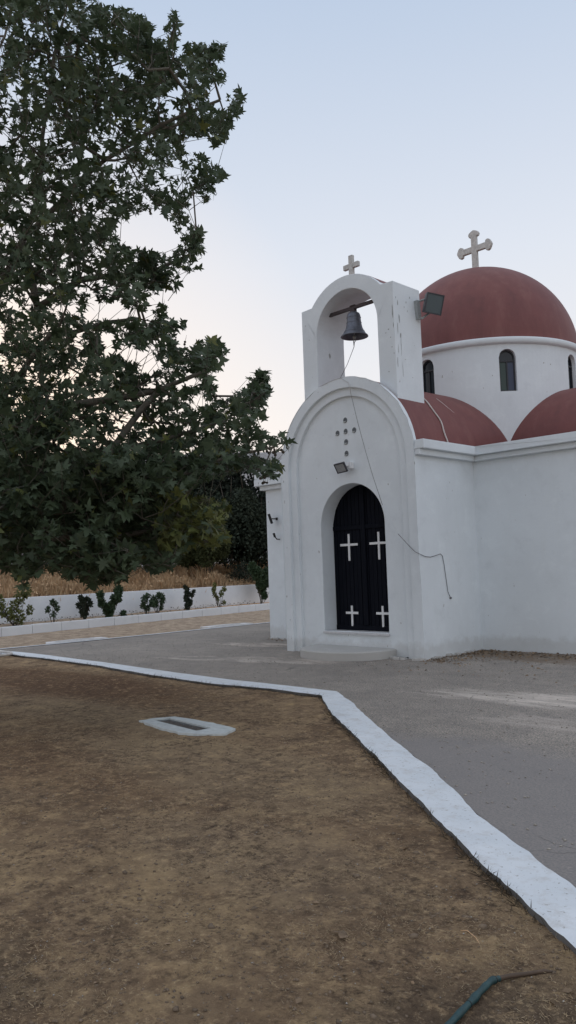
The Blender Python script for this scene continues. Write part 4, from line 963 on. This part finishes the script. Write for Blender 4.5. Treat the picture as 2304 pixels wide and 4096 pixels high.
for i, (px, dp, w, d_, h, n, lf_, mt, lb, tk) in enumerate(BG):
    x, y = gp(px, dp); bg_tree('evergreen_tree', x, y, w, d_, h, n, lf_, M[mt], lb, 'tree', 'trees beyond the yard wall', 100+i, tk)
x, y = gp(820, 2.2); bg_tree('olive_bush', x, y, 1.6, 1.4, 3.5, 12000, .12, M['bush3'], 'yellowish olive green bush on thin stems in the dry grass', 'bush', None, 51, 5, lift=0.5)
x, y = gp(975, 1.6); bg_tree('scrub_bush', x, y, 1.0, 1.0, 1.5, 3000, .07, M['bush2'], 'low grey bush in the dry grass at the foot of the dark trees', 'bush', None, 52, 3)

# rose bed shrubs
def shrub(px, base_py, spec, label, name='rose_bush', mat='rose', seed=0, thick=1.0, group='shrubs in the bed along the wall'):
    r_ = np.random.default_rng(seed)
    # stand on the bed: go along the sight line to the bed's middle
    d = aim(px, base_py, 1.0)-CAM; t = (0.2-CAM.z)/d.z; p = CAM+d*t
    mx_ = (kx(p.y)-0.12+wallx(p.y))/2; 
    # slide along the bed at the same bearing
    s_ = (mx_)/d.x; p = CAM+d*s_; x, y = p.x, p.y
    e = empty(name, (x, y, 0.17), label, 'shrub', group)
    mb = MB(); C_, O_ = [], []
    for (dx, dz, r, n) in spec:     # clumps: sideways offset along the wall, height, radius, leaves
        c = Vector((x+r_.uniform(-.1, .1), y+dx, 0.17+dz)); b0_ = Vector((x+r_.uniform(-.03, .03), y+r_.uniform(-.04, .04), 0.1))
        m_ = b0_.lerp(c, 0.5)+Vector((r_.uniform(-.04, .04), dx*0.15, 0.03)); mb.tube([b0_, m_, c], [.012, .009, .004], 5, cap=False)
        for q in range(int(n*2.4*thick)):
            v = r_.normal(0, 1, 3); v /= np.linalg.norm(v); C_.append(np.array(c)+v*r*r_.uniform(0.2, 1)**0.5*np.array([.8, .8, 1.15])); O_.append(v)
            if q % 12 == 0: mb.tube([c.lerp(b0_, 0.2), Vector(C_[-1])], [.004, .002], 3, cap=False)
    mb.build('stem', M['twig'], e, True)
    C_ = np.array(C_); small_leaves('foliage', C_, np.array(O_), r_.uniform(.05, .105, len(C_)), M[mat], e); return e
shrub(60, 2497, [(-.45,.75,.16,60),(-.35,.45,.14,50),(-.2,.35,.16,70),(.0,.55,.15,60),(.2,.8,.2,90),(.4,1.0,.18,90),(.1,.25,.2,90),(-.6,1.05,.14,50),(-.7,.85,.15,50),(.5,.45,.12,40)], 'largest wide rose bush at the left edge, with yellowish upper leaves', mat='rosey', seed=1)
shrub(213, 2483, [(.02,.62,.10,45),(-.12,.4,.08,30),(.12,.42,.08,30),(0,.25,.06,20),(.1,.55,.07,20)], 'small thin rose bush, alone between the wide bush and the cypress tuft', seed=2)
shrub(337, 2472, [(-.14,.45,.08,60),(-.13,.6,.07,60),(-.12,.72,.05,40),(.02,.5,.06,50),(.03,.66,.05,40),(.15,.35,.08,60),(.19,.5,.07,50),(.0,.2,.12,90),(.2,.62,.05,30),(-.12,.3,.1,60)], 'small dense dark cypress shrub of upright tufts near the left', 'cypress_shrub', 'bush2', 3)
shrub(437, 2462, [(-.38,.75,.13,80),(-.28,.5,.13,80),(-.1,.3,.14,90),(.05,.35,.15,90),(.2,.6,.17,110),(.32,.85,.17,120),(.0,.12,.14,80),(.42,.6,.1,50),(.5,.08,.1,50)], 'fullest V shaped rose bush in the middle of the bed', seed=4, thick=1.7)
shrub(588, 2450, [(.15,.35,.09,50),(-.05,.5,.13,70),(-.14,.3,.09,45),(.03,.2,.09,40),(.05,.62,.07,25)], 'left one of two adjoining low rose bushes right of the V shaped bush', seed=5)
shrub(630, 2447, [(-.2,.35,.1,50),(.3,.55,.1,50),(-.12,.5,.12,65),(.08,.62,.1,55),(.2,.42,.11,60),(0,.3,.1,45),(.12,.2,.08,35)], 'right one of two adjoining low rose bushes right of the V shaped bush', seed=6)
shrub(753, 2438, [(-.1,.5,.07,60),(-.1,.68,.06,50),(-.1,.85,.05,40),(.03,.6,.06,50),(.04,.78,.05,40),(.0,.3,.10,90),(.18,.55,.06,40),(.2,.68,.05,30),(.0,.15,.11,80),(.0,.42,.09,60)], 'narrow dark cypress shrub of upright tufts, between rose bushes', 'cypress_shrub', 'bush2', 7)
shrub(875, 2430, [(-.2,.72,.08,35),(-.1,.5,.08,30),(.12,.55,.09,35),(.25,.72,.08,30),(0,.35,.07,25),(-.1,.88,.06,20),(.2,.2,.07,20)], 'sparse branching rose bush between the narrow cypress and the tall bush', mat='rosey', seed=8)
shrub(1045, 2418, [(-.25,1.25,.26,200),(-.35,1.5,.2,130),(.1,1.05,.28,200),(.4,1.0,.26,180),(.12,.7,.24,160),(.4,1.25,.2,100),(-.1,.85,.22,130),(.1,.35,.13,70),(.6,.8,.2,120)], 'tall dark rose bush beside the chapel corner, higher than the wall', seed=9, thick=2.6)
# low weeds in the bed
C_ = np.array([(wallx(yy)+rng.uniform(0.1, 1.2), yy, 0.20+rng.uniform(0, .12)) for yy in rng.uniform(8, 22, 500)]); 
small_leaves('bed_weeds', C_, rng.normal(0, 1, C_.shape), rng.uniform(.03, .06, len(C_)), M['bush2'], None)['label'] = 'low dark weeds along the foot of the yard wall'

# ------------------------------------------------------------------ grasses and litter
BP = np.array([(-0.5, 0, 0), (0.5, 0, 0), (0.28, 0.55, 0.05), (0, 1, 0.22), (-0.28, 0.55, 0.05)]); BF = np.array([(0, 1, 2, 3, 4)])
def blades(name, base, tip, width, length, mat, label):
    n = len(base); nn_ = rng.normal(0, 1, (n, 3)); R = frames(nn_, tip)
    T = BP[None].repeat(n, 0)*np.stack([width, length, length], 1)[:, None, :]
    V_ = np.einsum('nij,nkj->nki', R, T)+base[:, None, :]; F_ = BF[None]+(np.arange(n)*5)[:, None, None]
    o = fast_mesh(name, V_.reshape(-1, 3), F_.reshape(-1, 5), mat, None, kind='stuff'); o['label'] = label; return o
# tall dry grass beyond the wall
n = 42000; yy = rng.uniform(6, 42, n); dd = 0.25+9*rng.random(n)**1.5
xx = np.array([wallx(a_) for a_ in yy])-dd
hh = np.array([0.62+0.38*noise.noise(Vector((a_*0.55, b_*0.55, 2)))+0.2*noise.noise(Vector((a_*2, b_*2, 5))) for a_, b_ in zip(xx, yy)])*rng.uniform(.6, 1.25, n)*np.clip(0.75+dd*0.1, .7, 1.15)
hh = np.clip(hh*1.15, .15, 1.4)
bs = np.stack([xx, yy, np.array([gheight(a_, b_) for a_, b_ in zip(xx, yy)])-0.02], 1)
blades('dry_grass', bs, np.stack([rng.normal(0, .22, n), rng.normal(0, .22, n), np.ones(n)], 1), rng.uniform(.012, .035, n), hh, M['straw'], 'tall golden dry grass standing beyond the yard wall')
# feathery seed heads
n = 9000; idx = rng.integers(0, len(bs), n); top_ = bs[idx]+np.stack([rng.normal(0, .05, n), rng.normal(0, .05, n), hh[idx]*0.9], 1)
blades('grass_seed_heads', top_, np.stack([rng.normal(0, .5, n), rng.normal(0, .5, n), np.ones(n)*.6], 1), rng.uniform(.03, .06, n), rng.uniform(.05, .14, n), M['straw'], 'feathery seed heads of the tall dry grass')
# mown dry stalks and clods on the dirt in front
def on_lawn(x, y):
    q = inpoly(x, y, A_in[:-1]+[(3.15, -0.9), (3.15, -4), (-19, -4), (-19, 7.6)]); return q
n = 110000; r = 1.9+9*rng.random(n)**1.35; az = R_(45)+rng.uniform(-.50, .50, n)
lx, ly = -np.sin(az)*r, np.cos(az)*r; k = on_lawn(lx, ly); lx, ly = lx[k], ly[k]
dn = np.array([noise.noise(Vector((a_*1.1, b_*1.1, 11)))+0.8*noise.noise(Vector((a_*4, b_*4, 4))) for a_, b_ in zip(lx, ly)]); k = rng.random(len(dn)) < 0.24+dn*1.7; lx, ly = lx[k], ly[k]
n = len(lx); lz = np.array([gheight(a_, b_) for a_, b_ in zip(lx, ly)])+0.002
blades('dry_lawn_grass', np.stack([lx, ly, lz], 1), np.stack([rng.normal(0, 1, n), rng.normal(0, 1, n), np.abs(rng.normal(0.10, .28, n))], 1), rng.uniform(.0008, .0022, n), rng.uniform(.006, .028, n), M['straw2'], 'short dry straw scattered over the brown dirt')
# tufts along the border strip
ed = jag(A_in, 0.016, 5); ex, ey = [], []
for i in range(len(ed)-1):
    (x0, y0), (x1, y1) = ed[i], ed[i+1]; L = math.hypot(x1-x0, y1-y0); m_ = int(L*170*max(0.1, 0.8+1.6*noise.noise(Vector((x0*1.5, y0*1.5, 8)))))
    for q in range(m_): t = random.random(); o_ = abs(random.gauss(0, .025)); ex.append(x0+(x1-x0)*t+(y1-y0)/L*o_*1.0); ey.append(y0+(y1-y0)*t-(x1-x0)/L*o_)
ex, ey = np.array(ex), np.array(ey); n = len(ex)
blades('edge_grass', np.stack([ex, ey, np.array([gheight(a_, b_) for a_, b_ in zip(ex, ey)])], 1), np.stack([rng.normal(0, .7, n), rng.normal(0, .7, n), np.abs(rng.normal(.7, .4, n))], 1), rng.uniform(.0015, .004, n), rng.uniform(.015, .075, n), [simple('dark_dry_grass', (.075, .058, .038), .9, .5, 9)], 'dark dry tufts along the white border strip')
def lumps(name, x, y, z, s, mat, label, flat=0.6):
    T = np.array([(1,0,0),(0,1,0),(-1,0,0),(0,-1,0),(0,0,1),(0,0,-.5),(.6,.6,.5),(-.6,.5,.55)]); 
    Fq = np.array([(0,6,4),(6,1,4),(1,7,4),(7,2,4),(2,3,4),(3,0,4),(0,1,6),(1,2,7),(0,5,1),(1,5,2),(2,5,3),(3,5,0)])
    n = len(x); a_ = rng.uniform(0, 2*PI, n); V_ = T[None].repeat(n, 0)*(1+rng.normal(0, .22, (n, 8, 3)))
    ca, sa = np.cos(a_), np.sin(a_); X = V_[..., 0]*ca[:, None]-V_[..., 1]*sa[:, None]*0.7; Y_ = V_[..., 0]*sa[:, None]+V_[..., 1]*ca[:, None]*0.7
    V_ = np.stack([X, Y_, V_[..., 2]*flat], 2)*s[:, None, None]+np.stack([x, y, z], 1)[:, None, :]
    F_ = Fq[None]+(np.arange(n)*8)[:, None, None]
    o = fast_mesh(name, V_.reshape(-1, 3), F_.reshape(-1, 3), mat, None, kind='stuff'); o['label'] = label; return o
n = 9000; r = 1.9+6.5*rng.random(n)**1.3; az = R_(45)+rng.uniform(-.50, .50, n); x, y = -np.sin(az)*r, np.cos(az)*r; k = on_lawn(x, y); x, y = x[k], y[k]
lumps('soil_clods', x, y, np.array([gheight(a_, b_) for a_, b_ in zip(x, y)]), rng.uniform(.003, .012, len(x))*(1+(rng.random(len(x)) < .03)*1.2), M['clod'], 'small clods of dry earth')
n = 900; r = 1.9+6.5*rng.random(n)**1.3; az = R_(45)+rng.uniform(-.50, .50, n); x, y = -np.sin(az)*r, np.cos(az)*r; k = on_lawn(x, y); x, y = x[k], y[k]
lumps('pebbles', x, y, np.array([gheight(a_, b_) for a_, b_ in zip(x, y)])+.002, rng.uniform(.002, .007, len(x)), M['pebble'], 'pale pebbles in the dirt')
# debris on the path
n = 12000; x = rng.uniform(-16, 0, n); y = rng.uniform(4, 14, n)
k = inpoly(x, y, [p for p in pth]) & ~((x > XL-.05) & (x < XR+.03) & (y > FY-.03)) & ~((x > TL-.05) & (y > TY-.03)); x, y = x[k], y[k]
lumps('path_gravel', x, y, np.full(len(x), .002), .003+.013*rng.random(len(x))**2.2, M['pebble'], 'loose grit and pebbles on the concrete path')
xs, ys = [], []
for q in range(1900):
    t = random.random()
    if t < .5: a_ = random.uniform(XR+.04, -4.5); xs.append(a_); ys.append(TY-.03-abs(random.gauss(0, .45)))
    elif t < .78: xs.append(XR+.03+abs(random.gauss(0, .4))); ys.append(random.uniform(FY-.2, TY))
    elif t < .9: xs.append(random.uniform(-13.4, XL)); ys.append(TY-.03-abs(random.gauss(0, .25)))
    else: xs.append(random.uniform(-8.6, -4.5)); ys.append(random.uniform(9.5, 12.6))
xs, ys = np.array(xs), np.array(ys); k = ~((xs < XR+.02) & (ys > FY-.02) & (xs > XL)); xs, ys = xs[k], ys[k]
n = len(xs); V_, F_ = scatter(QP, QF, np.stack([xs, ys, np.full(n, .008)], 1), np.array([0, 0, 1.])+rng.normal(0, .35, (n, 3)), rng.normal(0, 1, (n, 3))*np.array([1, 1, .1]), rng.uniform(.02, .06, n))
o = fast_mesh('leaf_litter', V_, F_, M['litter'], None, kind='stuff'); o['label'] = 'fallen dry leaves gathered against the chapel walls'
# small fallen leaves and twigs over the dirt
n = 420; r = 2.2+10*rng.random(n); az = R_(45)+rng.uniform(-.5, .5, n); x, y = -np.sin(az)*r, np.cos(az)*r; k = on_lawn(x, y); x, y = x[k], y[k]; n = len(x)
z = np.array([gheight(a_, b_) for a_, b_ in zip(x, y)])+.006
V_, F_ = scatter(QP, QF, np.stack([x, y, z], 1), np.array([0, 0, 1.])+rng.normal(0, .35, (n, 3)), rng.normal(0, 1, (n, 3))*np.array([1, 1, .15]), rng.uniform(.015, .045, n))
o = fast_mesh('fallen_leaves', V_, F_, M['litter'], None, kind='stuff'); o['label'] = 'small fallen leaves scattered on the brown dirt'
# a few dead leaves and a bent straw on the dirt
for (px, py, s_) in ((1580,3128,.05),(860,2790,.05),(1390,3420,.045),(1385,3740,.06)):
    d = aim(px, py, 1)-CAM; t = (-.03-CAM.z)/d.z; p = CAM+d*t
    V_, F_ = scatter(LP, LF, np.array([(p.x, p.y, p.z+.01)]), np.array([[.2, .1, 1.]]), np.array([[random.uniform(-1, 1), random.uniform(-1, 1), .1]]), np.array([s_*1.6]))
    o = fast_mesh('dead_leaf', V_, F_, M['litter']); lab = {1580: 'pale dead leaf beside the border strip', 860: 'dead leaf near the left end of the concrete drain', 1390: 'small curled dead leaf in the middle of the dirt', 1385: 'largest dead leaf on the dirt near the bottom'}[px]
    tag(o, lab, 'leaf')
def onground(px, py, z=-.04):
    d = aim(px, py, 1)-CAM; return CAM+d*((z-CAM.z)/d.z)
mb = MB(); mb.tube([onground(1830, 3733)+Vector((0, 0, .012)), onground(1870, 3750)+Vector((0, 0, .03)), onground(1905, 3775)+Vector((0, 0, .025)), onground(1925, 3796)+Vector((0, 0, .01))], .0016, 5)
tag(mb.build('straw_stalk', M['straw'], None, True), 'single pale bent straw stalk above the teal pipe', 'stalk')

# ------------------------------------------------------------------ light
w = bpy.data.worlds.new('World'); sc.world = w; w.use_nodes = True; nt = w.node_tree
bg = nt.nodes['Background']; sky = nt.nodes.new('ShaderNodeTexSky'); sky.sky_type = 'NISHITA'; sky.sun_disc = False
SUN_AZ = -66.0
sky.sun_elevation = R_(2.5); sky.sun_rotation = R_(SUN_AZ); sky.air_density = 1.0; sky.dust_density = 1.5; sky.ozone_density = 1.5
tc = nt.nodes.new('ShaderNodeTexCoord'); sp = nt.nodes.new('ShaderNodeSeparateXYZ'); nt.links.new(tc.outputs['Generated'], sp.inputs[0])
pale = ramp(nt, sp.outputs[2], [(0.0, (9.6, 8.9, 8.3)), (0.14, (9.2, 8.9, 8.8)), (0.36, (7.5, 7.95, 8.8)), (0.60, (5.2, 6.2, 7.8)), (0.70, (5.8, 6.6, 8.0)), (1.0, (8.2, 8.4, 8.9))])  # top stops, out of view, raised beyond twilight as added fill light
# added fill: unseen sky opposite the sunset raised above real dusk to light walls
sd_ = nt.nodes.new('ShaderNodeVectorMath'); sd_.operation = 'DOT_PRODUCT'; nt.links.new(tc.outputs['Generated'], sd_.inputs[0])
sd_.inputs[1].default_value = (math.sin(R_(-50)), math.cos(R_(-50)), 0)
mr = N(nt, 'ShaderNodeMapRange'); nt.links.new(sd_.outputs['Value'], mr.inputs[0]); mr.inputs[1].default_value = -0.9; mr.inputs[2].default_value = 0.75
east_fill = ramp(nt, mr.outputs[0], [(0.0, (1.08, 1.08, 1.08)), (0.5, (1.0, 1.0, 1.02)), (1.0, (1, 1, 1))])
pale = mixc(nt, 1.0, pale, east_fill, 'MULTIPLY')
gd = nt.nodes.new('ShaderNodeVectorMath'); gd.operation = 'DOT_PRODUCT'; nt.links.new(tc.outputs['Generated'], gd.inputs[0])
gd.inputs[1].default_value = (math.sin(R_(SUN_AZ))*math.cos(R_(7)), math.cos(R_(SUN_AZ))*math.cos(R_(7)), math.sin(R_(7)))
pale = mixc(nt, ramp(nt, gd.outputs['Value'], [(0.90, 0.0), (0.972, 0.35), (0.997, 1.0)]), pale, (11.8, 9.8, 8.1))
skyc = mixc(nt, 0.9, sky.outputs[0], pale)
nt.links.new(skyc, bg.inputs[0]); bg.inputs[1].default_value = 0.11
sd = bpy.data.lights.new('sun', 'SUN'); so = bpy.data.objects.new('sun', sd); COL.objects.link(so); sd.energy = 0.5; sd.angle = R_(20); sd.color = (1.0, 0.86, 0.72)
dv = Vector((math.sin(R_(SUN_AZ))*math.cos(R_(4)), math.cos(R_(SUN_AZ))*math.cos(R_(4)), math.sin(R_(4))))
so.rotation_euler = dv.to_track_quat('Z', 'Y').to_euler()
sc.view_settings.view_transform = 'Standard'; sc.view_settings.look = 'None'; sc.view_settings.gamma = 1; sc.view_settings.exposure = 0.0
